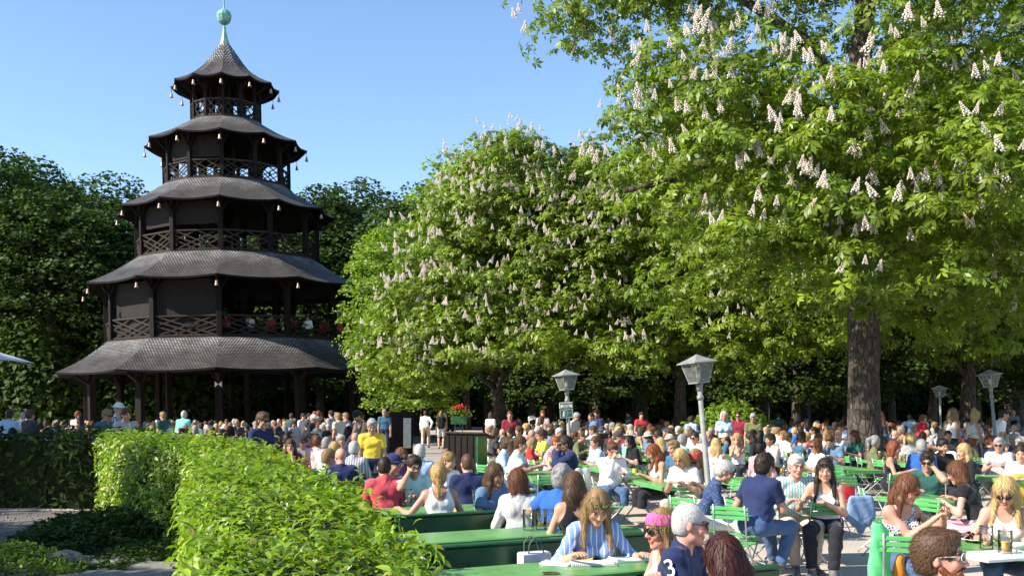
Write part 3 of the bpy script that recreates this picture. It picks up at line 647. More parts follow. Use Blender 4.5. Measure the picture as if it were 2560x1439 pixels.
# far low hedge strips between table rows
# ---------------------------------------------------------------- people: smooth-blended bodies meshed with surface nets
def smin(a, b, k):
    h = np.clip(.5+.5*(b-a)/k, 0, 1); return b*(1-h)+a*h-k*h*(1-h)
class Fld:
    def __init__(s, lo, hi, cell):
        s.lo = np.array(lo, np.float32); s.c = cell; s.n = np.ceil((np.array(hi)-np.array(lo))/cell).astype(int)+1
        s.f = np.full(s.n, .25, np.float32)
    def block(s, lo, hi):
        a = np.clip(np.floor((np.array(lo)-s.lo)/s.c).astype(int), 0, s.n); b = np.clip(np.ceil((np.array(hi)-s.lo)/s.c).astype(int)+1, 0, s.n)
        if (b <= a).any(): return None, None
        ax = [s.lo[i]+s.c*np.arange(a[i], b[i], dtype=np.float32) for i in range(3)]
        G = np.stack(np.meshgrid(*ax, indexing='ij'), -1)
        return (slice(a[0],b[0]), slice(a[1],b[1]), slice(a[2],b[2])), G
    def op(s, lo, hi, fn, k, mode):
        sl, G = s.block(lo, hi)
        if sl is None: return
        d = fn(G)
        if mode == 'add': s.f[sl] = smin(s.f[sl], d, k)
        elif mode == 'sub': s.f[sl] = -smin(-s.f[sl], d, k)
        elif mode == 'set': s.f[sl] = np.minimum(s.f[sl], d)
    def cap(s, a, b, ra, rb=None, k=.03, mode='add', cut=None, sx=None):
        rb = ra if rb is None else rb; a = np.array(a, np.float32); b = np.array(b, np.float32); m = max(ra, rb)+2*k+2*s.c+.01
        if sx is not None: m += .04
        def fn(G):
            ab = b-a; L = max(float(ab@ab), 1e-9); P_ = G-a
            t = np.clip((P_@ab)/L, 0, 1); q = P_-t[...,None]*ab
            if sx is not None: q = q/np.array(sx, np.float32)
            d = np.sqrt((q*q).sum(-1)) - (ra+(rb-ra)*t)
            if cut is not None: d = np.maximum(d, (G-np.array(cut[0], np.float32))@np.array(cut[1], np.float32))
            return d
        s.op(np.minimum(a,b)-m, np.maximum(a,b)+m, fn, k, mode)
    def ell(s, c, r, Rm=None, k=.03, mode='add'):
        c = np.array(c, np.float32); r = np.array(r, np.float32); m = float(r.max())+2*k+2*s.c
        def fn(G):
            q = G-c
            if Rm is not None: q = q@Rm
            k0 = np.sqrt(((q/r)**2).sum(-1)); k1 = np.sqrt(((q/r**2)**2).sum(-1))
            return k0*(k0-1)/np.maximum(k1, 1e-6)
        s.op(c-m, c+m, fn, k, mode)
    def mesh(s):
        f = s.f; n = f.shape; ins = f < 0
        cnt = sum(ins[i:n[0]-1+i, j:n[1]-1+j, l:n[2]-1+l].astype(np.int8) for i in (0,1) for j in (0,1) for l in (0,1))
        act = (cnt > 0) & (cnt < 8); ix = np.argwhere(act)
        if len(ix) == 0: return np.zeros((0,3)), np.zeros((0,4), int)
        vid = np.full(act.shape, -1, np.int32); vid[act] = np.arange(len(ix))
        acc = np.zeros((len(ix),3)); w = np.zeros(len(ix)); co = [(i,j,l) for i in (0,1) for j in (0,1) for l in (0,1)]
        val = {c: f[ix[:,0]+c[0], ix[:,1]+c[1], ix[:,2]+c[2]] for c in co}
        for a in co:
            for ax in range(3):
                if a[ax]: continue
                b = list(a); b[ax] = 1; b = tuple(b); va, vb = val[a], val[b]; m = (va < 0) != (vb < 0)
                t = np.where(m, va/np.where(m, va-vb, 1), 0); p = np.array(a, float)[None].repeat(len(ix), 0); p[:,ax] = t
                acc[m] += p[m]; w[m] += 1
        V = s.lo + s.c*(ix + acc/w[:,None]); Fq = []
        for ax in range(3):
            u, v = (ax+1)%3, (ax+2)%3
            sl0 = [slice(None)]*3; sl1 = [slice(None)]*3; sl0[ax] = slice(0,-1); sl1[ax] = slice(1,None)
            ch = ins[tuple(sl0)] != ins[tuple(sl1)]; e = np.argwhere(ch)
            e = e[(e[:,u] > 0) & (e[:,v] > 0) & (e[:,u] < n[u]-1) & (e[:,v] < n[v]-1)]
            flip = ins[e[:,0], e[:,1], e[:,2]]
            def g_(du, dv):
                q = e.copy(); q[:,u] -= du; q[:,v] -= dv; return vid[q[:,0], q[:,1], q[:,2]]
            Q = np.stack([g_(1,1), g_(0,1), g_(0,0), g_(1,0)], 1); Q[~flip] = Q[~flip][:, ::-1]; Fq.append(Q)
        return V, np.concatenate(Fq)
def rotm(ax, a):
    c, s = cos(a), sin(a)
    return np.array({'x': [[1,0,0],[0,c,-s],[0,s,c]], 'y': [[c,0,s],[0,1,0],[-s,0,c]], 'z': [[c,-s,0],[s,c,0],[0,0,1]]}[ax])
def ik(a, b, l1, l2, hint):
    a, b = np.array(a, float), np.array(b, float); d = b-a; D = np.linalg.norm(d)
    if D > (l1+l2)*.995: b = a + d/D*(l1+l2)*.995; d = b-a; D = np.linalg.norm(d)
    x = (l1*l1-l2*l2+D*D)/(2*D); h = sqrt(max(l1*l1-x*x, 0)); u = d/D; hh = np.array(hint, float); hh = hh-u*(hh@u); hh = hh/max(np.linalg.norm(hh), 1e-6)
    return a+u*x+hh*h, b
def skin_mat():
    t = NT('skin'); a = t.n('ShaderNodeAttribute', attribute_name='Col'); return t
def tone_mat(name, c):
    if name in MATS: return MATS[name]
    t = NT(name); a = t.n('ShaderNodeAttribute', attribute_name='Col'); no = t.noise(14, 4, t.coord('Object'))
    r = t.ramp(no.outputs[0], [(.3, tuple(x*.92 for x in c)), (.7, tuple(min(1,x*1.07) for x in c))])
    cc = t.mixc(1.0, r.outputs[0], a.outputs[0], 'MULTIPLY'); t.l(cc, t.b.inputs['Base Color'])
    t.b.inputs['Roughness'].default_value = .48; t.b.inputs['Specular IOR Level'].default_value = .4
    t.b.inputs['Subsurface Weight'].default_value = 0.0; MATS[name] = t.m; return t.m
def cloth_mat(name, c, pat=None, c2=None, sc=1.0):
    key = 'cloth_'+name
    if key in MATS: return MATS[key]
    t = NT(key); co = t.coord('Object'); no = t.noise(5, 4, co)
    r = t.ramp(no.outputs[0], [(.3, tuple(x*.85 for x in c)), (.7, tuple(min(1,x*1.1) for x in c))]); col = r.outputs[0]
    if pat:
        sx = t.n('ShaderNodeSeparateXYZ'); t.l(co, sx.inputs[0])
        def stripes(axis, f, w):
            m = t.n('ShaderNodeMath', operation='MULTIPLY'); m.inputs[1].default_value = f; t.l(sx.outputs[axis], m.inputs[0])
            fr = t.n('ShaderNodeMath', operation='FRACT'); t.l(m.outputs[0], fr.inputs[0]); lt = t.n('ShaderNodeMath', operation='LESS_THAN'); lt.inputs[1].default_value = w; t.l(fr.outputs[0], lt.inputs[0]); return lt.outputs[0]
        if pat == 'stripe': col = t.mixc(stripes(0, 26*sc, .2), col, c2)
        if pat == 'hstripe': col = t.mixc(stripes(2, 22*sc, .4), col, c2)
        if pat == 'check':
            col = t.mixc(stripes(0, 24*sc, .42), col, c2); col = t.mixc(stripes(2, 24*sc, .42), col, tuple((a+b)/2 for a, b in zip(c, c2)))
        if pat == 'print':
            v = t.n('ShaderNodeTexVoronoi', feature='DISTANCE_TO_EDGE'); v.inputs['Scale'].default_value = 38*sc; t.l(co, v.inputs[0])
            pr = t.ramp(v.outputs[0], [(.10, (1,1,1)), (.16, (0,0,0))]); col = t.mixc(pr.outputs[0], col, c2)
        if pat == 'dots':
            v = t.n('ShaderNodeTexVoronoi'); v.inputs['Scale'].default_value = 45*sc; t.l(co, v.inputs[0])
            pr = t.ramp(v.outputs['Distance'], [(.22, (1,1,1)), (.3, (0,0,0))]); col = t.mixc(pr.outputs[0], col, c2)
    t.l(col, t.b.inputs['Base Color']); t.b.inputs['Roughness'].default_value = .85; t.b.inputs['Specular IOR Level'].default_value = .2
    t.b.inputs['Sheen Weight'].default_value = .1
    f1 = t.noise(4.5, 3, co); f1.inputs['Distortion'].default_value = 1.2
    t.bump(f1.outputs[0], .55, .03); MATS[key] = t.m; return t.m
def hair_mat(name, c):
    key = 'hair_'+name
    if key in MATS: return MATS[key]
    t = NT(key); co = t.coord('Object', (90, 90, 7)); no = t.noise(1.6, 5, co, .7)
    r = t.ramp(no.outputs[0], [(.28, tuple(x*.62 for x in c)), (.5, c), (.75, tuple(min(1, x*1.4) for x in c))])
    t.l(r.outputs[0], t.b.inputs['Base Color']); t.b.inputs['Roughness'].default_value = .55; t.b.inputs['Specular IOR Level'].default_value = .3
    t.bump(no.outputs[0], .2, .004); MATS[key] = t.m; return t.m
SKIN = dict(light=(.52,.295,.20), tan=(.44,.245,.155), olive=(.38,.215,.135), brown=(.17,.09,.055), pink=(.54,.27,.19))
SK = {k: tone_mat('skin_'+k, v) for k, v in SKIN.items()}
HAIR = dict(black=(.012,.010,.009), dark=(.030,.019,.012), brown=(.085,.045,.022), chestnut=(.13,.05,.02), auburn=(.22,.06,.02), red=(.42,.065,.015), darkred=(.045,.013,.010), blonde=(.50,.34,.14), darkblonde=(.26,.16,.07), grey=(.30,.29,.27), white=(.46,.44,.41), beard=(.15,.055,.02))
def vnormals(V, Fq):
    a = V[Fq[:,2]]-V[Fq[:,0]]; b = V[Fq[:,3]]-V[Fq[:,1]]; n = np.cross(a, b); N = np.zeros_like(V)
    for i in range(4): np.add.at(N, Fq[:,i], n)
    return unit(N)
def folds(V, Fq, amp):
    N = vnormals(V, Fq); x, y, z = V.T
    w = np.sin(x*34+np.sin(z*19)*1.9+y*21)*np.sin(z*27+x*9+np.sin(y*23)*1.5)+.6*np.sin(z*61+np.sin(x*31)*2+y*17)+.5*np.sin((x+z)*48+y*33)
    return V + N*(w*amp)[:,None]
def strands(V, Fq, n, L, w, flow, seed=4):
    g = np.random.default_rng(seed); N = vnormals(V, Fq); k = g.integers(0, len(V), n); p = V[k]; nn = N[k]
    d = np.tile(np.array(flow, float), (n,1)) + g.normal(0,.28,(n,3)); d = unit(d-nn*(d*nn).sum(1,keepdims=True)); s = unit(np.cross(d, nn)); Ln = (L*g.uniform(.6,1.4,n))[:,None]; lift = g.uniform(.0,.10,n)[:,None]
    pts = [p-nn*.001, p+d*Ln*.5+nn*(Ln*lift+.0015), p+d*Ln+nn*(Ln*(lift-.10))]; W = [w, w*.9, w*.25]
    A = np.stack([q for i in range(3) for q in (pts[i]-s*W[i], pts[i]+s*W[i])], 1).reshape(-1,3); b = (np.arange(n)*6)[:,None,None]
    F2 = (b+np.array([[0,1,3,2],[2,3,5,4]])[None]).reshape(-1,4)+len(V)
    return np.concatenate([V, A]), np.concatenate([Fq, F2])
def person_meshes(sp):
    """sp: pose dictionary -> {part: (V, F, colour)} in local space; the person looks along -Y, stands/sits at the origin"""
    cell = sp.get('cell', .016); sit = sp.get('sit', True); fem = sp.get('fem', False); sc = sp.get('sc', 1.0); fat = sp.get('fat', 0.0)
    lean = R_(sp.get('lean', 6)); pitch = R_(sp.get('pitch', 5)); yaw = R_(sp.get('yaw', 0)); roll = R_(sp.get('roll', 0)); twist = R_(sp.get('twist', 0))
    pz = .545 if sit else .93; fine = cell < .0105
    Rl = rotm('x', lean) ; Rt = rotm('z', twist)
    def T(p):   # torso space (pelvis origin) -> local
        q = Rl@np.array(p, float); w = min(1, max(0, p[2]/.4)); q = rotm('z', twist*w)@q
        return q + np.array([0, 0, pz])
    sw = .142 if fem else .166; hw = .088
    sh = {s: T((s*sw, -.005, .438 if not fem else .436)) for s in (-1,1)}; hip = {s: np.array((s*hw, 0, pz-.02)) for s in (-1,1)}
    neck = T((0, -.012, .50)); Rh = rotm('z', yaw+twist)@rotm('x', lean*.45+pitch)@rotm('y', roll)
    hc = T((0, -.022, .595)) + rotm('z', yaw+twist)@np.array([0, -.055*max(0, sin(pitch)), 0]); hc = hc+Rh@np.array([0,0,.045])
    H = lambda x, y, z: hc+Rh@np.array([x, y, z])
    # arms: targets in local space
    dflt = {True: (.10, -.36, .80), False: (.22, -.08, .80)}[sit]
    A = {}
    for s, key in ((-1,'rh'), (1,'lh')):
        tg = sp.get(key) 
        if tg is None: tg = (s*dflt[0], dflt[1], dflt[2])
        if tg == 'chin': tg = tuple(H(s*.035, -.105, -.125))
        elif tg == 'cheek': tg = tuple(H(s*.085, -.075, -.055))
        elif tg == 'mouth': tg = tuple(H(s*.015, -.145, -.075))
        elif tg == 'ear': tg = tuple(H(s*.105, -.03, -.04))
        elif tg == 'lap': tg = (s*.07, -.27, pz+.10)
        elif tg == 'eyes': tg = tuple(H(s*.05, -.12, -.02))
        hint = sp.get('rhint' if s < 0 else 'lhint', (s*.55, .45, -.8))
        A[s] = ik(sh[s], tg, .285, .26, hint)
    L = {}
    for s, key in ((-1,'rf'), (1,'lf')):
        tg = sp.get(key) or ((s*.11, -.44, .09) if sit else (s*.09, .01, .09))
        L[s] = ik(hip[s], tg, .43, .43, (s*.15, -1, .35 if sit else 0)) 
    # garments
    top = sp.get('top', 'tee'); bot = sp.get('bot', 'long')
    allp = np.array([*sh.values(), *hip.values(), hc+[0,0,.2], hc-[0,.22,0], hc+[0,.2,0]]+[p for q in A.values() for p in q]+[p for q in L.values() for p in q])
    lo = allp.min(0)-.22; hi = allp.max(0)+.22; lo[2] = max(lo[2], -.02); hi[2] = hc[2]+.22
    cutz = sp.get('cutz', None)
    if cutz: lo[2] = cutz
    def torso(f, e, low=-.02):
        b = .012 if fem else 0
        f.cap(T((-.055,.005,.03)), T((.055,.005,.03)), .118+e+fat*.25-b*.0, k=.05, sx=(1,.95,1))
        f.cap(T((-.045,0,.17)), T((.045,0,.17)), .098+e+fat*.5-b, k=.06, sx=(1,.92+fat,1))
        if fat > .03: f.ell(T((0,-.06,.14)), (.13+fat*.4+e,.11+fat*.6+e,.12+e), k=.05)
        f.cap(T((-.065,.002,.33)), T((.065,.002,.33)), .108+e+fat*.2-b, k=.06, sx=(1,.90,1))
        f.cap(T((-sw+.05,.005,.410)), T((sw-.05,.005,.410)), .060+e, k=.05)
        f.cap(sh[-1]+(0,0,-.005), T((-.045,0,.475)), .044+e, .046+e, k=.04); f.cap(sh[1]+(0,0,-.005), T((.045,0,.475)), .044+e, .046+e, k=.04)
        if fem: 
            for s in (-1,1): f.ell(T((s*.072,-.095,.30)), (.062+e,.058+e,.062+e), k=.03)
    def arm(f, s, e, upto, k=.03):
        el, wr = A[s]; r0, r1, r2, r3 = (.050,.041,.040,.026) if not fem else (.043,.035,.034,.022)
        a = sh[s]; f.ell(a, (.051+e-(.007 if fem else 0),)*3, k=.04)
        if upto <= 1:
            d = (el-a); q = a+d*upto; n = d/np.linalg.norm(d); f.cap(a, a+d*min(1, upto+.12), r0+e+.004, r0+(r1-r0)*upto+e+.008, k=k, cut=(q, n))
        else:
            f.cap(a, el, r0+e, r1+e, k=k)
            d = wr-el; q = el+d*(upto-1); n = d/np.linalg.norm(d)
            if upto < 2: f.cap(el, el+d*min(1, upto-1+.1), r2+e, r2+(r3-r2)*(upto-1)+e, k=k, cut=(q, n))
            else: f.cap(el, el+d*.35, r1+e, r2+.002+e, k=k); f.cap(el+d*.3, wr, r2+.002+e, r3+e, k=k)
    def leg(f, s, e, upto, k=.03):
        kn, an = L[s]; h = hip[s]; r0, r1, r2, r3 = .083+fat*.15, .060, .058, .040
        if upto <= 1:
            d = kn-h; q = h+d*upto; n = d/np.linalg.norm(d); f.cap(h, h+d*min(1, upto+.1), r0+e, r0+(r1-r0)*upto+e+.012, k=k, cut=(q, n))
        else:
            f.cap(h, kn, r0+e, r1+e, k=.035); d = an-kn; q = kn+d*(upto-1); n = d/np.linalg.norm(d)
            f.cap(kn, kn+d*.35, r1-.004+e, r2+e, k=.03, cut=(q, n)); f.cap(kn+d*.3, kn+d*min(1, upto-1+.05), r2+e, r3+e+.008*(e > .004), k=.03, cut=(q, n))
    parts = {}
    # ---- body
    f = Fld(lo, hi, cell); torso(f, 0)
    f.cap(T((0,.01,.45)), T((0,-.012,.56)), .060 if not fem else .050, .054 if not fem else .045, k=.03); f.cap(T((0,-.005,.52)), H(0,.02,-.03), .052 if not fem else .044, k=.02)
    for s in (-1,1):
        arm(f, s, 0, 2.0)
        if not cutz or cutz < .4: leg(f, s, 0, 2.0)
        kn, an = L[s]
        if not cutz: f.cap(an-(0,-.03,.035), an+(s*.03,-.16,-.058), .034, .026, k=.02)
        # hand
        el, wr = A[s]; d = (wr-el)/np.linalg.norm(wr-el); up = np.array(sp.get('palm', (0,0,1.)), float); lat = np.cross(d, up)
        if np.linalg.norm(lat) < .2: lat = np.cross(d, (0,1.,.3))
        lat = lat/np.linalg.norm(lat); nn = np.cross(lat, d); lat = lat*(1 if lat[0]*s < 0 else -1)   # lat points to the thumb side (inwards)
        pc = wr+d*.05
        f.cap(wr, wr+d*.02, .024, k=.015); f.cap(wr+d*.025-lat*.022, wr+d*.075-lat*.024, .0135, k=.012); f.cap(wr+d*.025+lat*.020, wr+d*.08+lat*.022, .0145, k=.012); f.cap(wr+d*.02, wr+d*.075, .017, k=.012)
        curl = sp.get('curl', .55)
        fr = .0088 if fine else .0095
        for q, (o, ln) in enumerate(((.028,.066),(.0095,.074),(-.0095,.068),(-.028,.052))):
            b0 = wr+d*.082+lat*o; c1 = curl*(1+.12*q); d1 = d*cos(c1*.6)-nn*sin(c1*.6); d2 = d*cos(c1*1.5)-nn*sin(c1*1.5)
            b1 = b0+d1*ln*.48+lat*o*.12; b2 = b1+d2*ln*.5
            f.cap(b0, b1, fr, k=.006); f.cap(b1, b2, fr*.95, fr*.8, k=.005)
        t0 = wr+d*.022+lat*.026; t1 = t0+d*.03+lat*.022-nn*.008; t2 = t1+d*.034-nn*.014+lat*.002
        f.cap(t0, t1, .0115, .0105, k=.010); f.cap(t1, t2, .0095, .0085, k=.005)
    # head
    f.ell(H(0,.014,.030), (.076,.096,.096), Rh, k=.02); f.ell(H(0,-.020,-.020), (.066,.072,.080), Rh, k=.02)
    f.cap(H(-.030,-.022,-.072), H(0,-.066,-.100), .034, .022, k=.02); f.cap(H(.030,-.022,-.072), H(0,-.066,-.100), .034, .022, k=.02)
    for s in (-1,1):
        f.ell(H(s*.040,-.066,-.030), (.024,.020,.024), Rh, k=.02)
        f.ell(H(s*.032,-.106,.006), (.019,.016,.013), Rh, k=.012, mode='sub'); f.ell(H(s*.032,-.080,.004), (.015,.014,.012), Rh, k=.004)
        f.cap(H(s*.014,-.092,.026), H(s*.048,-.080,.028), .009, .007, k=.010)
        f.ell(H(s*.077,.012,-.006), (.010,.020,.032), Rh@rotm('z', s*.35), k=.008)
    f.cap(H(0,-.088,.012), H(0,-.112,-.028), .008, .0115, k=.012); f.cap(H(-.011,-.100,-.034), H(.011,-.100,-.034), .008, k=.008)
    f.cap(H(-.019,-.087,-.060), H(.019,-.087,-.060), .008, k=.008); f.cap(H(-.014,-.085,-.073), H(.014,-.085,-.073), .009, k=.008)
    V, Fq = f.mesh()
    q = (V-hc)@Rh; col = np.ones((len(V),3)); x, y, z = q.T; inh = (np.abs(x) < .1)&(y < -.03)&(np.abs(z) < .13)
    lip = inh & (np.abs(x) < .026) & (z < -.052) & (z > -.082) & (y < -.080); col[lip] = (.92,.50,.48) if fem else (.88,.62,.58)
    dk = sp.get('dark', .25)
    ew = inh & ((((np.abs(x)-.032)/.0155)**2+((z-.004)/.0085)**2) < 1) & (y < -.068); col[ew] = (.95,1.25,1.45)
    iris = inh & ((((np.abs(x)-.032)/.0085)**2+((z-.0045)/.009)**2) < 1) & (y < -.068); col[iris] = (.12,.14,.15)
    lash = inh & (np.abs(np.abs(x)-.032) < .018) & (np.abs(z-.0125) < .0035) & (y < -.066); col[lash] = (.25,.22,.2)
    brow = inh & (np.abs(np.abs(x)-.033) < .021) & (np.abs(z-.029+.06*(np.abs(x)-.033)**2*100*.1) < .0055) & (y < -.062); col[brow] = (dk,dk*.85,dk*.8)
    ch = inh & (((np.abs(x)-.045)/.022)**2+((z+.032)/.02)**2 < 1); col[ch] *= (1.06,.90,.88)
    if sp.get('beard') and sp['beard'] < .8:
        bd = (np.abs(x) < .085) & (z < -.035-.25*np.clip(y+.06,0,.06)) & (z > -.135) & (y < .012) & ~lip & ~((z > -.05) & (np.abs(x) < .03) & (y < -.1)); w_ = sp['beard']
        col[bd] = col[bd]*(1-w_)+np.array((.30,.20,.15))*w_
    if sp.get('mous'):
        mo = inh & (np.abs(x) < .030) & (z > -.054) & (z < -.040) & (y < -.082); col[mo] = (1.25,1.6,1.9)
    parts['body'] = (V, Fq, col)
    wide = lambda e: None
    # ---- top garment
    if top != 'none':
        f = Fld(lo, hi, cell*1.15); e = .010 if top != 'jacket' else .02
        if top in ('tank',): e = .007
        torso(f, e)
        up = {'tee': .62, 'polo': .66, 'long': 1.93, 'shirt': 1.93, 'jacket': 1.95, 'rolled': 1.45, 'tank': 0, 'cap': .3}[top]
        if top != 'tank':
            for s in (-1,1): arm(f, s, e+(.006 if top in ('tee','polo','shirt') else .003), up)
            f.cap(T((0,.012,.44)), T((0,0,.525 if top in ('polo','shirt','jacket','rolled') else .50)), .066+e, .060+e*.6, k=.02, cut=(T((0,0,.525 if top in ('polo','shirt','jacket','rolled') else .505)), Rl@np.array((0,-.55,.83))))
        # neckline
        if top == 'tank':
            for s in (-1,1): f.ell(sh[s]+(s*.045,0,-.005), (.095,.10,.115), k=.012, mode='sub')
            f.ell(T((0,-.06,.50)), (.078,.11,.13), k=.012, mode='sub'); f.ell(T((0,.06,.52)), (.075,.10,.10+.05*sp.get('backlow',0)*2), k=.012, mode='sub')
            f.cap(T((0,0,.46)), T((0,0,.62)), .075, k=.01, mode='sub')
        else:
            f.ell(T((0,-.085,.515)), (.044,.055,.075 if top != 'tee' or sp.get('vneck') else .045), k=.008, mode='sub')
        zc = pz-(.02 if sit else .08)
        f.op(lo, [hi[0], hi[1], zc+.1], lambda G: zc-.03-G[...,2]+.0*G[...,0], .001, 'none')
        sl = np.arange(f.n[2])*f.c+f.lo[2] < (pz-.05 if sit else pz-.12); 
        V, Fq = f.mesh()
        if sit is False or True:
            keep = V[:,2] > (pz-.075 if sit else pz-.11); fk = keep[Fq].all(1); Fq = Fq[fk]; idx = np.cumsum(keep)-1; V = V[keep]; Fq = idx[Fq]; V = folds(V, Fq, .0026 if top != 'tank' else .0015)
        parts['shirt'] = (V, Fq, None)
    # ---- bottom garment
    if not (cutz and cutz > .5):
        f = Fld(lo, hi, cell*1.25); e = .012
        f.cap(T((-.055,.005,.03)), T((.055,.005,.03)), .122+e*.5+fat*.2, k=.05, cut=(T((0,0,.10)), Rl@np.array((0,0,1.))))
        for s in (-1,1): leg(f, s, e, {'long': 1.95, 'shorts': .85, 'mini': .5, 'skirt': .95}[bot])
        if bot == 'skirt': f.cap(hip[-1], hip[1], .11, k=.05); f.cap(L[-1][0]*.85+hip[-1]*.15, L[1][0]*.85+hip[1]*.15, .075, k=.06)
        V, Fq = f.mesh(); V = folds(V, Fq, .003); parts['trousers' if bot != 'skirt' else 'skirt'] = (V, Fq, None)
        if not cutz:
            for s in (-1,1):
                f = Fld(L[s][1]-(.12,.26,.12), L[s][1]+(.12,.12,.06), cell); an = L[s][1]
                f.cap(an-(0,-.035,.042), an+(s*.03,-.17,-.066), .043, .034, k=.02); f.cap(an+(0,0,-.03), an+(0,0,.0), .045, k=.02, cut=(an+(0,0,.01), np.array((0,0,1.))))
                zz = an[2]-.088
                V, Fq = f.mesh(); V[:,2] = np.maximum(V[:,2], zz); parts['shoe%d' % s] = (V, Fq, None)
    # ---- hair / hat
    hs = sp.get('hair', 'short')
    if hs != 'bald':
        f = Fld(hc-(.24,.28,.50 if hs in ('long','pony','verylong') else .22), hc+(.24,.28,.24), cell*.85)
        th = {'buzz': .004, 'short': .014, 'curly': .020, 'afro': .04, 'quiff': .015}.get(hs, .011)
        f.ell(H(0,.018,.034), (.078+th,.098+th,.097+th), Rh, k=.01); f.ell(H(0,.045,-.02), (.068+th,.062+th,.075+th), Rh, k=.02)
        if hs in ('short','quiff'): f.ell(H(.012,-.050,.105), (.055,.045,.024), Rh, k=.02)
        if hs in ('curly','afro'):
            gg = np.random.default_rng(5)
            for i in range(26):
                u_ = gg.normal(size=3); u_ /= np.linalg.norm(u_)
                if u_[1] < -.45 or u_[2] < -.5: continue
                c_ = np.array([0,.02,.035])+u_*np.array([.082,.10,.10])*1.04; f.ell(H(*c_), (.022,)*3, k=.014)
        if hs in ('bob','long','verylong'):
            dn = {'bob': -.115, 'long': -.26, 'verylong': -.36}[hs]
            for s in (-1,1):
                f.cap(H(s*.070,.005,.03), H(s*.082,-.002,-.10), .022, .024, k=.03); f.cap(H(s*.050,.055,.0), H(s*.066,.06,-.12), .042, .036, k=.03)
                if hs != 'bob':
                    b_ = H(s*.086,-.005,-.10); down = np.array([s*.02, 0, dn+.08]); fr = sp.get('hairfront', 0)
                    f.cap(b_, b_+down+Rh@np.array([0,-.045*fr,0]), .027, .013, k=.03)
                    f.cap(H(s*.045,.07,-.08), H(s*.045,.07,-.08)+np.array([0,0,dn+.06])+rotm('z',yaw+twist)@np.array([0,.045,0]), .052, .026, k=.04)
            f.cap(H(0,.06,.0), H(0,.072,-.10), .055, .044, k=.03)
        if hs == 'pony':
            p0 = H(0,.125,.055); f.ell(p0, (.03,.035,.03), k=.02); b_ = p0+rotm('z',yaw+twist)@np.array([0,.045,-.03]); f.cap(p0, b_, .03, .038, k=.02); f.cap(b_, b_+rotm('z',yaw+twist)@np.array([.0,.01,-.26]), .040, .014, k=.03)
        if hs == 'bun': f.ell(H(0,.085,.125), (.045,.045,.04), k=.012)
        # face opening
        if hs in ('bob','long','verylong'):
            f.ell(H(0,-.105,-.030), (.070,.082,.108), Rh, k=.010, mode='sub')
        else:
            f.ell(H(0,-.120,-.045), (.105,.088,.115), Rh, k=.01, mode='sub'); f.ell(H(0,-.055,-.115), (.13,.105,.09), Rh, k=.01, mode='sub')
            for s in (-1,1): f.ell(H(s*.088,-.018,-.030), (.030,.050,.050), Rh, k=.008, mode='sub')
            if hs in ('short','quiff','buzz','bald'): f.ell(H(0,.07,-.155), (.16,.12,.085), Rh, k=.01, mode='sub')
        V, Fq = f.mesh(); q = V-hc; az = np.arctan2(q[:,0], q[:,1]); rr_ = np.hypot(q[:,0], q[:,1])
        if hs in ('curly','afro','bun','pony'): V = V+np.random.default_rng(9).normal(0, min(cell*.2, .0022), V.shape)
        dsp = (.0015*np.sin(az*31+V[:,2]*14)+.0014*np.sin(az*57-V[:,2]*22+1)+.0012*np.sin(az*5+V[:,2]*9))*np.clip(rr_/.06, 0, 1)*(.25 if hs in ('short','buzz','curly') else 1); V = V+np.stack([np.sin(az), np.cos(az), 0*az], 1)*dsp[:,None]
        ns = 1500 if cell < .009 else (700 if cell < .014 else 260); ln = {'short': .028, 'quiff': .035, 'buzz': .012, 'curly': .03, 'pony': .05, 'bun': .045}.get(hs, .075)
        V, Fq = strands(V, Fq, ns, ln, .0016 if cell < .009 else (.0026 if cell < .014 else .0045), (0,.5,-.45) if hs in ('short','quiff','buzz','curly','pony','bun') else (0,.05,-1))
        parts['hair'] = (V, Fq, None)
    if sp.get('beard', 0) > .8:
        f = Fld(hc-(.2,.2,.2), hc+(.2,.2,.1), cell*.85)
        for s in (-1,1):
            f.cap(H(s*.066,-.010,-.045), H(s*.045,-.050,-.095), .018, .022, k=.02); f.cap(H(s*.045,-.05,-.095), H(0,-.080,-.108), .024, .026, k=.02); f.cap(H(s*.033,-.082,-.062), H(s*.028,-.078,-.09), .012, k=.02)
            f.cap(H(s*.005,-.103,-.046), H(s*.032,-.088,-.058), .0075, k=.008)
        V, Fq = f.mesh(); parts['beard'] = (V, Fq, None)
    hat = sp.get('hat')
    if hat:
        f = Fld(hc-(.24,.28,.1), hc+(.24,.28,.26), cell*.85)
        f.ell(H(0,.012,.045), (.093,.112,.105), Rh, k=.01); f.ell(H(0,0,-.11), (.3,.3,.14), Rh, k=.008, mode='sub')
        back = -1 if hat == 'backcap' else 1
        if hat in ('cap','backcap'): f.cap(H(-.045,-.08*back,.048), H(.045,-.08*back,.048), .035, k=.02, sx=(1,1,.3)); f.cap(H(-.03,-.135*back,.042), H(.03,-.135*back,.042), .03, k=.02, sx=(1,1,.25))
        if hat == 'sunhat': f.ell(H(0,.01,.035), (.165,.175,.010), Rh, k=.02)
        if hat == 'bandana':
            f = Fld(hc-(.24,.28,.1), hc+(.24,.28,.26), cell*.8); f.ell(H(0,.018,.044), (.099,.119,.100), Rh@rotm('x',-.25), k=.01); 
            f.ell(H(0,.03,.175), (.2,.2,.085), Rh@rotm('x',-.25), k=.006, mode='sub'); f.ell(H(0,-.0,-.115), (.25,.25,.15), Rh@rotm('x',-.25), k=.006, mode='sub')
        V, Fq = f.mesh(); parts['hat' if hat != 'bandana' else 'headband'] = (V, Fq, None)
    return parts, dict(H=H, Rh=Rh, hc=hc, A=A, L=L, sh=sh, T=T)
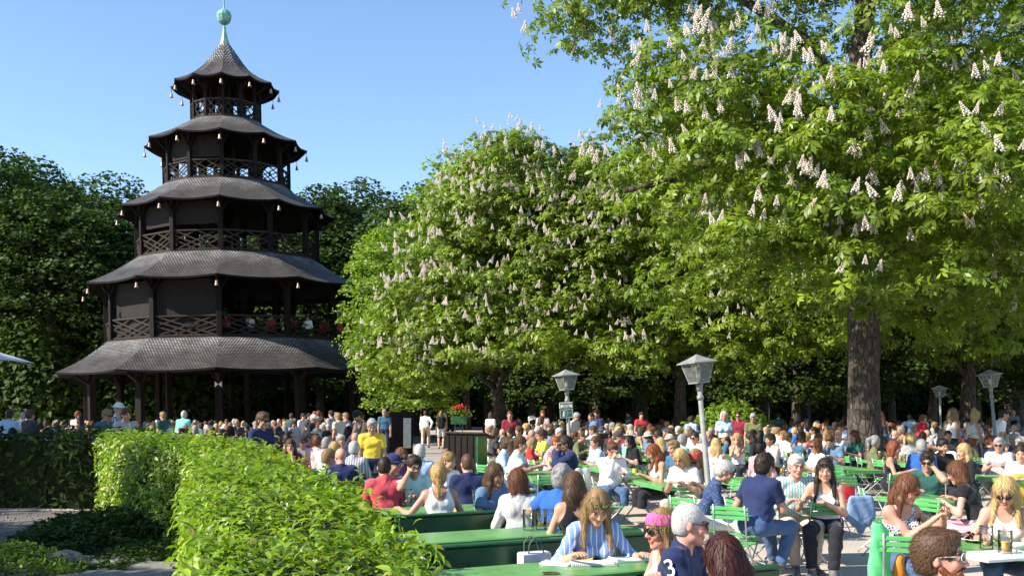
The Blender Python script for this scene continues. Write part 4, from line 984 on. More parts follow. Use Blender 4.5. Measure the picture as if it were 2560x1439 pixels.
def glasses_mb(info, up=False, frame=.004):
    H = info['H']; m = MB(); zc, yc = (.075, -.092) if up else (.006, -.103)
    for s in (-1,1):
        n = 14; vs = []; fs = []
        for j in range(n):
            a = 2*pi*j/n; vs.append(tuple(H(s*.033+.027*cos(a)*(1.05), yc-.004+abs(cos(a))*0+.010*max(0, s*cos(a)), zc+.021*sin(a)*(.9 if sin(a) < 0 else 1))))
        for j in range(n): 
            p = Vector(vs[j]); q = p + Vector(info['Rh']@np.array([0,.005,0])); vs.append(tuple(q))
        fs = [tuple(range(n)), tuple(range(2*n-1, n-1, -1))]+[(j, j+n, (j+1)%n+n, (j+1)%n) for j in range(n)]
        m.mi = 0; m.add(vs, fs)
        m.mi = 1; m.tube([vs[j] for j in range(n)]+[vs[0]], .0028, 5)
        m.tube([tuple(H(s*.058, yc+.006, zc+.008)), tuple(H(s*.078, -.04, zc+.008)), tuple(H(s*.083, .012, zc+.004))], .0028, 5)
    m.tube([tuple(H(-.008, yc-.004, zc+.004)), tuple(H(.008, yc-.004, zc+.004))], .0028, 5)
    return m
M_lens = P('dark_lens', (.012,.012,.014), .12, 0, .05); M_frame = P('dark_frame', (.02,.018,.016), .35)
PPL = {}
def mesh_of(name, V, Fq, col, mat, flat=False):
    o = np_mesh(name, V, Fq, mat, None, True, col if col is not None else None); me = o.data; bpy.data.objects.remove(o); return me
def set_mat(o, m): o.material_slots[0].link = 'OBJECT'; o.material_slots[0].material = m
NAMES = {'body':'body','shirt':'shirt','trousers':'trousers','skirt':'skirt','shoe-1':'shoe','shoe1':'shoe','hair':'hair','beard':'beard','hat':'hat','headband':'headband'}
def make_person(sp, label, loc, rz, mats, group=None, gl=None, name='person', sc=1.0):
    """builds one person; mats: skin, hair, shirt, trousers, shoes, hat"""
    parts, info = person_meshes(sp); root = None
    for k, (V, Fq, col) in parts.items():
        if len(V) == 0: continue
        nm = NAMES[k]; key = {'body':'skin','shoe':'shoes','headband':'hat','skirt':'trousers','beard':'hair'}.get(nm, nm)
        m = mats.get('beard' if nm == 'beard' else key) or mats.get(key)
        me = mesh_of(nm, V, Fq, col, m)
        o = bpy.data.objects.new(name if k == 'body' else nm, me); COL.objects.link(o)
        if k == 'body': root = o
        else: o.parent = root
    root.location = loc; root.rotation_euler = (0,0,rz); root.scale = (sc,sc,sc)
    tag(root, label, 'person', group)
    if gl: glasses_mb(info, gl == 'up').build('sunglasses', [mats.get('lens', M_lens), mats.get('frame', M_frame)], root, True)
    return root, info
def C_(name, *a, **k): return cloth_mat(name, *a, **k)
TR = dict(jeans=C_('jeans',(.06,.11,.22)), dark=C_('dark_trousers',(.02,.02,.025)), beige=C_('beige_trousers',(.52,.45,.34)), white=C_('white_trousers',(.72,.71,.68)), navy=C_('navy_trousers',(.02,.03,.07)))
SHOE = P('shoe_grey', (.12,.12,.13), .7); SHOEB = P('shoe_black', (.02,.02,.02), .5)
CL = dict(white=C_('white',(.80,.79,.76)), navy=C_('navy',(.018,.028,.085)), blue=C_('blue',(.03,.12,.42)), coral=C_('coral',(.62,.085,.10)), mint=C_('mint',(.50,.70,.64)), yellow=C_('yellow',(.80,.56,.06)), grey=C_('grey',(.42,.41,.40)), lgrey=C_('light_grey',(.60,.59,.56)), black=C_('black',(.014,.014,.016)), green=C_('dark_green',(.025,.09,.075)), lblue=C_('light_blue',(.38,.52,.72)), red=C_('red',(.50,.03,.04)), pink=C_('pink',(.80,.55,.50)), purple=C_('purple',(.16,.05,.25)), teal=C_('teal',(.20,.58,.58)), beige=C_('beige',(.56,.49,.40)), burgundy=C_('burgundy',(.22,.02,.04)), denim=C_('denim',(.12,.20,.32)), orange=C_('orange',(.75,.16,.04)), olive=C_('olive',(.15,.16,.07)), charcoal=C_('charcoal',(.05,.05,.055)), hotpink=C_('hot_pink',(.80,.12,.38)), lime=C_('lime',(.62,.66,.07)), petrol=C_('petrol',(.05,.13,.22)),
  stripeblue=C_('blue_stripe',(.20,.31,.62),'stripe',(.72,.72,.70),.9), tealcheck=C_('teal_check',(.74,.76,.72),'check',(.10,.38,.36),1.3), greycheck=C_('grey_check',(.55,.56,.58),'check',(.10,.11,.14)), navycheck=C_('navy_check',(.60,.62,.66),'check',(.015,.02,.05),1.4), pinkcheck=C_('pink_check',(.72,.55,.55),'check',(.35,.06,.10)), print=C_('black_print',(.035,.035,.04),'print',(.62,.62,.64)), dots=C_('navy_dots',(.035,.06,.15),'dots',(.16,.2,.3)), plum=C_('plum_pattern',(.10,.03,.16),'check',(.28,.06,.12)))
HM = {k: hair_mat(k, v) for k, v in HAIR.items()}
# ---------------------------------------------------------------- props and furniture
def text_mesh(s, size, depth=.0015):
    cu = bpy.data.curves.new('t', 'FONT'); cu.body = s; cu.size = size; cu.extrude = depth; cu.align_x = 'CENTER'; cu.align_y = 'CENTER'
    o = bpy.data.objects.new('t', cu); COL.objects.link(o); dg = bpy.context.evaluated_depsgraph_get(); dg.update()
    me = bpy.data.meshes.new_from_object(o.evaluated_get(dg)); bpy.data.objects.remove(o); return me
def add_text(s, size, mat, parent, loc, rot, name='lettering', sx=1):
    me = text_mesh(s, size); me.materials.clear(); me.materials.append(mat); o = bpy.data.objects.new(name, me); COL.objects.link(o)
    o.parent = parent; o.location = loc; o.rotation_euler = rot; o.scale = (sx,1,1); return o
def glass_mat(name, tint=(.96,.97,.965), refl=.06):
    t = NT(name); tr = t.n('ShaderNodeBsdfTransparent'); tr.inputs[0].default_value = (*tint,1); gl = t.n('ShaderNodeBsdfGlossy'); gl.inputs['Roughness'].default_value = .06
    v = t.n('ShaderNodeTexVoronoi'); v.inputs['Scale'].default_value = 42; t.l(t.coord('Object'), v.inputs[0])
    bp = t.n('ShaderNodeBump'); bp.inputs['Strength'].default_value = .5; bp.inputs['Distance'].default_value = .01; t.l(v.outputs['Distance'], bp.inputs['Height']); t.l(bp.outputs[0], gl.inputs['Normal'])
    fr = t.n('ShaderNodeFresnel'); fr.inputs['IOR'].default_value = 1.25; ad = t.n('ShaderNodeMath', operation='ADD'); ad.inputs[1].default_value = refl; ad.use_clamp = True; t.l(fr.outputs[0], ad.inputs[0])
    mx = t.n('ShaderNodeMixShader'); t.l(ad.outputs[0], mx.inputs[0]); t.l(tr.outputs[0], mx.inputs[1]); t.l(gl.outputs[0], mx.inputs[2]); t.l(mx.outputs[0], t.out.inputs[0]); return t.m
M_glass = glass_mat('mug_glass')
def frosted():
    t = NT('lantern_glass'); tr = t.n('ShaderNodeBsdfTransparent'); tr.inputs[0].default_value = (.75,.78,.74,1); t.b.inputs['Base Color'].default_value = (.42,.44,.40,1); t.b.inputs['Roughness'].default_value = .25
    mx = t.n('ShaderNodeMixShader'); no = t.noise(9, 3, t.coord('Object')); r = t.ramp(no.outputs[0], [(.3, (.14,)*3), (.7, (.32,)*3)]); t.l(r.outputs[0], mx.inputs[0]); t.l(tr.outputs[0], mx.inputs[1]); t.l(t.b.outputs[0], mx.inputs[2]); t.l(mx.outputs[0], t.out.inputs[0]); return t.m
M_pane = frosted(); M_clear = glass_mat('spectacle_glass', (.85,.87,.86), .04)
M_beer = P('beer', (.75,.36,.03), .15, 0, .1); M_dbeer = P('dark_beer', (.06,.012,.006), .15); M_foam = P('beer_foam', (.85,.82,.74), .8)
def mug_proto(level, mat, kind='mug'):
    root = empty('beer_mug'); m = MB()
    if kind == 'mug':
        m.lathe([(0,.004),(.048,.004),(.051,.012),(.050,.03),(.053,.10),(.052,.175),(.054,.19),(.050,.19),(.046,.175),(.046,.03),(0,.026)], 16)
        m.build('glass', M_glass, root, True)
        m = MB(); m.tube([(.050,0,.165),(.075,0,.172),(.094,0,.155),(.098,0,.10),(.092,0,.055),(.070,0,.035),(.050,0,.04)], .0085, 7); m.build('handle', M_glass, root, True)
        r = .044
    else:
        m.lathe([(0,.004),(.036,.004),(.034,.015),(.026,.05),(.030,.10),(.039,.17),(.041,.21),(.039,.21),(.036,.17),(.027,.10),(.022,.05),(0,.03)], 14); m.build('glass', M_glass, root, True); r = .034
    if level > 0:
        m = MB(); m.lathe([(0,.028),(r,.03),(r,.028+.15*level),(0,.028+.15*level)], 14); m.build('beer', mat, root, True)
        if level > .55: m = MB(); m.lathe([(0,.029+.15*level),(r,.029+.15*level),(r,.045+.15*level),(r*.7,.052+.15*level),(0,.053+.15*level)], 14); m.build('foam', M_foam, root, True)
    return root
def bottle_proto():
    root = empty('bottle'); m = MB(); m.lathe([(0,.002),(.033,.002),(.035,.02),(.035,.15),(.028,.19),(.014,.22),(.013,.26),(.015,.262),(0,.27)], 12); m.build('glass', M_glass, root, True)
    m = MB(); m.lathe([(.0355,.06),(.0355,.13)], 12); m.build('paper_label', P('label_yellow', (.75,.66,.12), .6), root); return root
PR = {'empty': mug_proto(0, M_beer), 'low': mug_proto(.22, M_beer), 'half': mug_proto(.5, M_beer), 'full': mug_proto(.88, M_beer), 'dark': mug_proto(.7, M_dbeer), 'tall': mug_proto(0, M_beer, 'w'), 'wheat': mug_proto(.85, M_beer, 'w'), 'bottle': bottle_proto()}
for k_, o_r in PR.items(): o_r.location = (0,-40,0)
used = set()
def put(kind, px, py, z, label, rz=None, group='beer mugs on the tables', sc=1.0):
    p = onz(px, py, z); o = PR[kind]
    if kind in used: o = copy_tree(o)
    used.add(kind)
    o.location = p; o.rotation_euler = (0,0, rz if rz is not None else rnd.uniform(-1,1)); o.scale = (sc,sc,sc)
    tag(o, label, 'bottle' if kind == 'bottle' else 'beer mug', group if kind != 'bottle' else 'bottles on the tables'); return o
# --- folding chair prototype (looks along -Y)
def chair_proto():
    r = empty('folding_chair')
    m = MB()
    for i in range(6): m.box((0, -.185+i*.068, .445-.004*(i in (0,5))), (.40,.052,.016), None, .004)
    m.build('seat', M_lgreen, r)
    m = MB()
    for i in range(3): m.box((0, .205+.012*i, .725+i*.050), (.42,.014,.040), Matrix.Translation((0,0,0)), .005)
    m.build('backrest', M_lgreen, r)
    for s in (-1,1):
        m = MB(); m.tube([(s*.175,.245,.865),(s*.175,.215,.72),(s*.178,.19,.47),(s*.18,.02,.26),(s*.185,-.16,.07),(s*.20,-.21,.0)], .0095, 6); m.build('leg', M_steel, r, True)
        m = MB(); m.tube([(s*.155,-.19,.435),(s*.158,-.10,.34),(s*.16,.05,.20),(s*.165,.20,.06),(s*.18,.25,0)], .0095, 6); m.build('leg', M_steel, r, True)
    m = MB(); m.tube([(-.18,.195,.50),(0,.20,.488),(.18,.195,.50)], .006, 5); m.tube([(-.158,-.17,.425),(.158,-.17,.425)], .007, 5); m.tube([(-.165,.17,.09),(.165,.17,.09)], .007, 5); m.tube([(-.182,-.10,.13),(.182,-.10,.13)], .007, 5); m.tube([(-.176,.16,.432),(.176,.16,.432)], .007, 5)
    m.build('crossbar', M_steel, r, True); return r
CH = chair_proto(); CH.location = (0,-44,0); ch_used = [False]; NCH = [0]
def chair(x, y, rz, label, group='green folding chairs'):
    o = CH if not ch_used[0] else copy_tree(CH); ch_used[0] = True; o.location = (x,y,0); o.rotation_euler = (0,0,rz); tag(o, label, 'chair', group); return o
# --- folding table (long axis local Y)
def table_proto(Lg=2.3, Wd=.72):
    r = empty('folding_table'); m = MB(); m.box((0,0,.735), (Wd,Lg,.026), None, .006); m.build('tabletop', M_ttop, r)
    m = MB(); 
    for s in (-1,1): m.box((s*(Wd/2-.014),0,.710), (.022,Lg-.01,.045)); m.box((0,s*(Lg/2-.014),.708), (Wd-.06,.022,.042))
    m.build('apron', M_lgreen, r)
    for e in (-1,1):
        for s in (-1,1):
            m = MB(); m.tube([(s*.27,e*(Lg/2-.25),.70),(0,e*(Lg/2-.25+.005*s),.38),(-s*.30,e*(Lg/2-.25),.02)], .013, 6); m.build('leg', M_steel, r, True)
    m = MB(); m.tube([(0,-(Lg/2-.25),.38),(0,(Lg/2-.25),.38)], .010, 6); m.build('crossbar', M_steel, r, True); return r
TB = table_proto(); TB.location = (0,-48,0); tb_used = [False]
TBS = table_proto(.95, .80); tbs_used = [False]
def table(x, y, rz, label, small=False, group='green folding tables'):
    src, fl = (TBS, tbs_used) if small else (TB, tb_used)
    o = src if not fl[0] else copy_tree(src); fl[0] = True; o.location = (x,y,0); o.rotation_euler = (0,0,rz); tag(o, label, 'table', group); return o

# --- fixed benches and long tables on the left: rows run right and away
QROW = .5; RA = math.atan(QROW)
def rowpt(x, y0): return Vector((x, y0+QROW*x, 0))
def long_table(x0, x1, y0, label):
    a, b = rowpt(x0, y0), rowpt(x1, y0); c = (a+b)/2; L = (b-a).length; r = empty('long_table', c, RA); tag(r, label, 'table', 'long fixed tables')
    m = MB(); m.box((0,0,.735), (L,.64,.035), None, .010); m.build('tabletop', M_ttop, r)
    n = max(2, int(L/1.9)+1)
    for i in range(n):
        x = -L/2+.35+(L-.7)*i/(n-1); m = MB(); m.bar((x,-.24,.02),(x,-.1,.70),.06,.06); m.bar((x,.24,.02),(x,.1,.70),.06,.06); m.bar((x,-.26,.69),(x,.26,.69),.05,.045); m.build('leg', M_dgreen, r)
    return r
def long_bench(x0, x1, y0, label):
    a, b = rowpt(x0, y0), rowpt(x1, y0); c = (a+b)/2; L = (b-a).length; r = empty('double_bench', c, RA); tag(r, label, 'bench', 'long fixed double benches')
    m = MB(); m.box((0,0,.625), (L,.035,.29), None, .008); m.build('backrest', M_dgreen, r)
    m = MB(); m.box((0,0,.787), (L+.02,.085,.03), None, .011); m.build('top_rail', M_dgreen, r)
    for s in (-1,1): m = MB(); m.box((0,s*.235,.445), (L,.33,.035), None, .008); m.build('seat', M_dgreen, r)
    n = max(2, int(L/1.7)+1)
    for i in range(n):
        x = -L/2+.3+(L-.6)*i/(n-1); m = MB(); m.bar((x,-.34,0.0),(x,-.12,.42),.06,.05); m.bar((x,.34,0.0),(x,.12,.42),.06,.05); m.bar((x,0,.40),(x,0,.64),.06,.045); m.build('leg', M_dgreen, r)
    return r
long_table(-.45, 1.35, 6.95, 'nearest long green table with the open notebooks on it')
long_bench(-.6, 1.32, 8.22, 'nearest long green double bench behind the notebook table')
long_bench(.9, 1.86, 6.05, 'short end of the dark green bench in the bottom foreground')
long_table(-.9, 1.08, 9.15, 'long green table carrying two empty mugs, second from the front')
long_bench(-1.15, .45, 10.72, 'long green double bench under the blonde with the ponytail')
long_table(-1.6, .35, 11.72, 'long green table between the blonde and the man in mint')
long_bench(-2.1, .3, 13.05, 'long green double bench behind the man in the mint tee')
long_table(-2.6, .2, 13.95, 'long green table with one full mug beside the coral polo')
long_bench(-2.9, -.6, 15.35, 'long green double bench behind the bald man in navy')
long_table(-3.5, -.8, 16.5, 'long green table in front of the man in the yellow polo')
long_bench(-4.2, -1.9, 17.95, 'long green double bench left of the man in the yellow polo')
long_table(-4.8, -2.3, 19.1, 'long green table near the standing man in the navy tee')

# --- street lamps
M_lampg = P('lamp_grey_paint', (.21,.215,.20), .6, 0, .2, 9); M_bulb = P('lamp_bulb', (.80,.76,.62), .35)
def lamp(px, pyt, Y, lean, label, ztop=2.62, extra=None):
    t = at(px, pyt, Y); r = empty('street_lamp', (0,0,0)); lw = R_(lean); L = t.z/cos(lw)
    r.location = (t.x+sin(lw)*L, Y, 0); r.rotation_euler = (0, -lw, .35 if False else 0); tag(r, label, 'lamp', 'lantern street lamps')
    h = L-.40; m = MB(); m.tube([(0,0,0),(0,0,.5),(0,0,.52),(0,0,h*.98)], [.055,.052,.044,.032], 14); m.tube([(0,0,h*.90),(0,0,h*.925)], .046, 14); m.tube([(0,0,h*.95),(0,0,h+.01)], [.034,.055], 14); m.build('pole', M_lampg, r, True)
    Mz = Matrix.Rotation(R_(28), 4, 'Z'); z0, z1 = h+.01, h+.27; a, b = .095, .155
    m = MB(); c0 = [(-a,-a,z0),(a,-a,z0),(a,a,z0),(-a,a,z0)]; c1 = [(-b,-b,z1),(b,-b,z1),(b,b,z1),(-b,b,z1)]
    for i in range(4): m.bar(c0[i], c1[i], .014, .014, M=Mz); m.bar(c0[i], c0[(i+1)%4], .014, .014, M=Mz); m.bar(c1[i], c1[(i+1)%4], .016, .016, M=Mz)
    m.box((0,0,z0-.006), (2*a+.02,2*a+.02,.012), Mz); m.build('lantern_frame', M_lampg, r)
    for i in range(4):
        j = (i+1)%4; m = MB(); m.add([c0[i],c0[j],c1[j],c1[i]], [(0,1,2,3)], Mz); m.build('pane', M_pane, r)
    m = MB(); rr = b+.045; e = [(-rr,-rr,z1+.012),(rr,-rr,z1+.012),(rr,rr,z1+.012),(-rr,rr,z1+.012)]; k = [(x*.42,y*.42,z1+.072) for x,y,_ in e]; u = [(x,y,z-.012) for x,y,z in e]
    m.add(e+k+u+[(0,0,z1+.125)], [(0,1,5,4),(1,2,6,5),(2,3,7,6),(3,0,4,7),(4,5,12),(5,6,12),(6,7,12),(7,4,12),(8,9,1,0),(9,10,2,1),(10,11,3,2),(11,8,0,3),(11,10,9,8)], Mz); m.build('roof', M_lampg, r)
    m = MB(); m.tube([(0,0,z0),(0,0,z0+.06),(0,0,z0+.07),(0,0,z0+.17)], [.02,.02,.035,.03], 10); m.build('bulb', M_bulb, r, True)
    return r, h
lamp(1741, 884, 13.6, 5.2, 'tall grey leaning lantern lamp rising between the tables in front of the chestnuts')
l2, h2 = lamp(1414, 922, 19.0, 2.9, 'grey lantern lamp carrying a white and a green sign on its post')
lamp(2472, 922, 22.0, 5.5, 'dim grey lantern lamp at the far right edge under the trees')
lamp(2349, 962, 34.0, 1.5, 'small dark lantern lamp in the shade behind the right-hand crowd')
M_signw = P('sign_white', (.66,.66,.60), .5, 0, .05); M_signg = P('sign_green', (.02,.085,.06), .45, 0, .1); M_ink = P('sign_ink', (.03,.035,.03), .6)
def signplate(name, label, z, w, h, mat, border):
    r = empty(name, (0,0,0)); r.parent = None; p = l2.matrix_basis @ Vector((-.03, -.062, z)); r.location = p; r.rotation_euler = (0, -R_(2.9), R_(4)); tag(r, label, 'sign')
    m = MB(); m.box((0,0,0), (w,.012,h), None, .004); m.build('plate', mat, r)
    m = MB(); t_ = .006
    for s in (-1,1): m.box((0,-.0075,s*(h/2-.012)), (w-.02,.002,t_)); m.box((s*(w/2-.012),-.0075,0), (t_,.002,h-.034))
    m.build('border', border, r); return r
s1 = signplate('direction_sign', 'small white sign with two lines of lettering and an arrow pointing right', 1.93, .255, .115, M_signw, M_ink)
add_text('PFANDRÜCKGABE', .032, M_ink, s1, (0,-.0085,.027), (pi/2,0,0), sx=.86); add_text('MASSKRÜGE', .022, M_ink, s1, (0,-.0085,-.004), (pi/2,0,0))
m = MB(); m.box((-.01,-.008,-.033), (.15,.003,.006)); m.add([(.062,-.0095,-.023),(.062,-.0095,-.043),(.09,-.0095,-.033)], [(0,1,2)]); m.build('arrow', M_ink, s1)
s2 = signplate('archer_sign', 'green square sign with a pale kneeling archer drawing a bow', 1.775, .26, .175, M_signg, M_signw)
m = MB(); n = 14
def disc(m, cx, cz, rx, rz_, y, n=14): m.add([(cx+rx*cos(2*pi*i/n), y, cz+rz_*sin(2*pi*i/n)) for i in range(n)], [tuple(range(n))])
disc(m, -.048, .036, .015, .017, -.0085); disc(m, -.052, .002, .017, .024, -.0087); disc(m, -.057, -.032, .021, .018, -.0089)
m.bar((-.045,-.0091,.010),(.018,-.0091,.012),.001,.012, up=(0,1,0)); m.bar((-.070,-.0093,-.045),(-.030,-.0093,-.052),.001,.014, up=(0,1,0)); m.bar((-.040,-.0095,-.030),(-.020,-.0095,-.056),.001,.013, up=(0,1,0))
m.tube([(-.012,-.010,.066),(.018,-.010,.050),(.030,-.010,.010),(.018,-.010,-.032),(-.012,-.010,-.052)], .0026, 4); m.tube([(-.012,-.010,.066),(-.018,-.010,.012),(-.012,-.010,-.052)], .0012, 4); m.tube([(-.03,-.0105,.012),(.030,-.0105,.012)], .0022, 4); add_text('50 m', .022, M_signw, s2, (.066,-.0085,.012), (pi/2,0,0)); m.build('archer_pictogram', M_signw, s2)

# --- parasol at the left edge, red parasol far right
M_canvas = P('parasol_canvas', (.55,.55,.56), .8); M_redc = P('red_canvas', (.45,.03,.03), .8)
def parasol(name, label, x, y, R, zt, drop, mat, sides=4, rot=0):
    r = empty(name, (x,y,0), rot); tag(r, label, 'parasol'); m = MB(); vs = [(0,0,zt)]; k = 10
    for i in range(sides):
        a0, a1 = 2*pi*i/sides, 2*pi*(i+1)/sides; p0, p1 = Vector((R*cos(a0),R*sin(a0),zt-drop)), Vector((R*cos(a1),R*sin(a1),zt-drop)); nt0 = len(m.v)
        vv = []; ff = []
        for t in range(6):
            tt = t/5
            for j in range(k+1):
                u = j/k; q = (p0*(1-u)+p1*u); q = Vector((0,0,zt))*(1-tt)+q*tt; b = 1-(2*u-1)**2; q.z += .10*b*tt*(1 if False else 1); q -= Vector((q.x,q.y,0))*.05*b*tt
                vv.append(q)
        for t in range(5):
            for j in range(k): ff.append((t*(k+1)+j,(t+1)*(k+1)+j,(t+1)*(k+1)+j+1,t*(k+1)+j+1))
        m.add(vv, ff)
    m.build('canopy', mat, r, True)
    m = MB(); m.tube([(0,0,0),(0,0,zt-.02)], .04, 8); m.build('pole', M_steel, r, True)
    for i in range(sides):
        a0 = 2*pi*i/sides; m = MB(); m.tube([(0,0,zt-.10),(R*.97*cos(a0),R*.97*sin(a0),zt-drop-.04)], .014, 5); m.build('rib', M_steel, r, True)
    return r
q = at(88, 908, 20); parasol('parasol', 'pale grey square parasol reaching into the left edge of the view', q.x-2.55, 20.0, 2.55, 3.55, .78, M_canvas, 4, 0)
q = at(1922, 990, 62); parasol('parasol', 'small red parasol far away under the trees', q.x, 62, .85, 2.7, .32, M_redc, 6)

# --- dark timber hutch, menu board, flower box
hp = onz(1168, 1205, 0); hr = empty('timber_hutch', (at(1155,1100,24).x, 24, 0), R_(-38)); tag(hr, 'dark timber screen with a sloping lid standing beside the path', 'screen')
m = MB()
for i in range(6): m.box((-.48+i*.19,0,.62), (.165,.05,1.16), None, .006)
m.build('boards', M_dwood, hr); m = MB(); m.box((0,-.10,1.245), (1.25,.42,.045), Matrix.Rotation(R_(-18),4,'X') , .008); m.build('lid', M_rail, hr)
m = MB(); m.box((.61,0,.6), (.07,.34,1.2)); m.build('side_panel', M_dgreen, hr)
bx = at(1000, 1060, 40); br_ = empty('menu_board', (bx.x, 40, 0), R_(25)); tag(br_, 'tall dark notice board standing at the edge of the path', 'notice board')
m = MB(); m.box((0,0,.85), (1.0,.28,1.7), None, .01); m.build('cabinet', M_dwood, br_); m = MB(); m.box((.25,-.145,.85), (.32,.01,1.2)); m.build('notice', P('notice_paper', (.5,.5,.46), .7), br_)
fb = at(1147, 1045, 36); fr_ = empty('flower_box', (fb.x, 36, 0)); tag(fr_, 'green flower box of red geraniums raised on two thin posts', 'planter')
m = MB(); m.box((0,0,1.42), (.55,.28,.30), None, .01); m.build('box', M_dgreen, fr_)
for s in (-1,1): m = MB(); m.bar((s*.13,0,0),(s*.13,0,1.28),.035,.035); m.build('post', M_dgreen, fr_)
g9 = np.random.default_rng(5); n = 260; C = g9.normal(size=(n,3))*np.array([.20,.10,.11])+np.array([0,0,1.70]); N = rand_unit(n,g9); u,v = frames(N)
leaves_object('leaves', C, u, N, np.full(n,.09), np.full(n,.07), g9, M_leafB, fr_, np.full((n,3), .7))
n = 130; C = g9.normal(size=(n,3))*np.array([.12,.08,.06])+np.array([0,0,1.84]); N = rand_unit(n,g9); u,v = frames(N)
leaves_object('blossoms', C, u, N, np.full(n,.06), np.full(n,.06), g9, P('geranium_red', (.55,.01,.02), .6), fr_)

# --- things lying on the front table
M_paper = P('paper', (.80,.80,.79), .7, 0, .03); M_paperl = C_('ruled_paper', (.80,.80,.80), 'hstripe', (.70,.72,.78), 1.0)
def sheetstack(name, label, px, py, w, d, rz, h, mat, z=.755, cover=None):
    p = onz(px, py, z); r = empty(name, p, rz); tag(r, label, 'papers'); m = MB(); n = 8
    for i in range(n):   # slightly curled pages
        x0, x1 = -w/2+w*i/n, -w/2+w*(i+1)/n; z0 = h+.018*(abs(x0)/(w/2))**3; z1 = h+.018*(abs(x1)/(w/2))**3
        m.add([(x0,-d/2,0),(x1,-d/2,0),(x1,d/2,0),(x0,d/2,0),(x0,-d/2,z0),(x1,-d/2,z1),(x1,d/2,z1),(x0,d/2,z0)], [(4,5,6,7),(0,1,5,4),(3,7,6,2),(0,3,2,1)]+([(0,4,7,3)] if i==0 else [])+([(1,2,6,5)] if i==n-1 else []))
    m.build('pages', mat, r); return r
n1 = sheetstack('notebook', 'spiral-bound notebook with white pages lying open at the table edge', 1478, 1409, .31, .20, .05, .012, M_paper)
m = MB()
for i in range(22): m.tube([(-.15+i*.0143,-.108,.0),(-.15+i*.0143,-.112,.012),(-.15+i*.0143,-.098,.017),(-.15+i*.0143,-.09,.008)], .0014, 4)
m.build('spiral', M_frame, n1)
sheetstack('paper_pile', 'white page pile at the right of the open notebook', 1572, 1398, .30, .22, .35, .012, M_paper)
sheetstack('paper_sheet', 'single white sheet at the left of the open notebook', 1392, 1409, .21, .16, -.35, .002, M_paper)
fp = sheetstack('folder', 'orange-edged folder with a half-lifted white page under the woman\'s hand', 1434, 1396, .30, .24, -.15, .006, P('folder_orange', (.70,.42,.12), .6))
m = MB(); n = 10
vs = []
for i in range(n+1):
    t = i/n; a = t*1.5; x = -.02+.14*math.sin(a)*.9; zz = .012+.14*(1-cos(a)) if True else 0
    vs += [(x-.08, -.11, zz), (x-.08, .11, zz)]
m.add(vs, [(2*i,2*i+1,2*i+3,2*i+2) for i in range(n)]); m.build('page', M_paper, fp, True)
p = onz(1376, 1433, .756); pr = empty('phone', p, .25); tag(pr, 'small bronze phone lying face up on the front table', 'phone'); m = MB(); m.box((0,0,.005), (.125,.062,.009), None, .004); m.build('case', P('phone_bronze', (.25,.15,.10), .4, .4), pr); m = MB(); m.box((0,0,.0105), (.10,.054,.0012)); m.build('screen', M_lens, pr)
p = onz(1590, 1392, .756); cr = empty('calculator', p, .5); tag(cr, 'grey pocket calculator beside the pens on the front table', 'calculator'); m = MB(); m.box((0,0,.007), (.085,.15,.014), None, .005); m.build('case', P('calc_grey', (.12,.12,.14), .5), cr)
m = MB()
for i in range(4):
    for j in range(4): m.box((-.028+i*.019,-.055+j*.022,.016), (.013,.014,.005))
m.build('keys', P('calc_keys', (.5,.5,.52), .5), cr); m = MB(); m.box((0,.052,.0155), (.066,.028,.002)); m.build('display', P('calc_lcd', (.35,.42,.36), .3), cr)
for nm, c, dx, py in (('pink', (.75,.04,.30), 0, 1384), ('orange', (.85,.25,.02), 6, 1391)):
    p = onz(1606+dx, py, .756); e = empty('marker_pen', p, .4); tag(e, '%s highlighter pen lying at the right of the notebooks' % nm, 'pen', 'marker pens'); m = MB(); m.tube([(-.06,0,.008),(.04,0,.008)], .008, 8); m.build('barrel', P('pen_'+nm, c, .4), e, True); m = MB(); m.tube([(.041,0,.008),(.062,0,.008)], [.0085,.0065], 8); m.build('cap', P('pen_'+nm, c, .4), e, True)
# paper carrier bag on the bench
bp_ = rowpt(.18, 8.02); sb = empty('carrier_bag', (bp_.x, bp_.y, .465), RA-.08); tag(sb, 'white carrier bag with dark lettering and cord handles on the near bench', 'bag'); m = MB(); m.box((0,0,.13), (.26,.12,.26), None, .012); m.build('bag_body', P('bag_white', (.72,.70,.68), .45), sb)
for s in (-1,1): m = MB(); m.tube([(-.07,s*.05,.25),(-.065,s*.055,.33),(-.02,s*.05,.385),(.03,s*.05,.36),(.065,s*.05,.25)], .0055, 6); m.build('handle', P('cord_grey', (.10,.11,.10), .6), sb, True)
add_text('IVESS', .055, P('bag_ink', (.06,.06,.09), .5), sb, (.0,-.0635,.17), (pi/2,0,0))

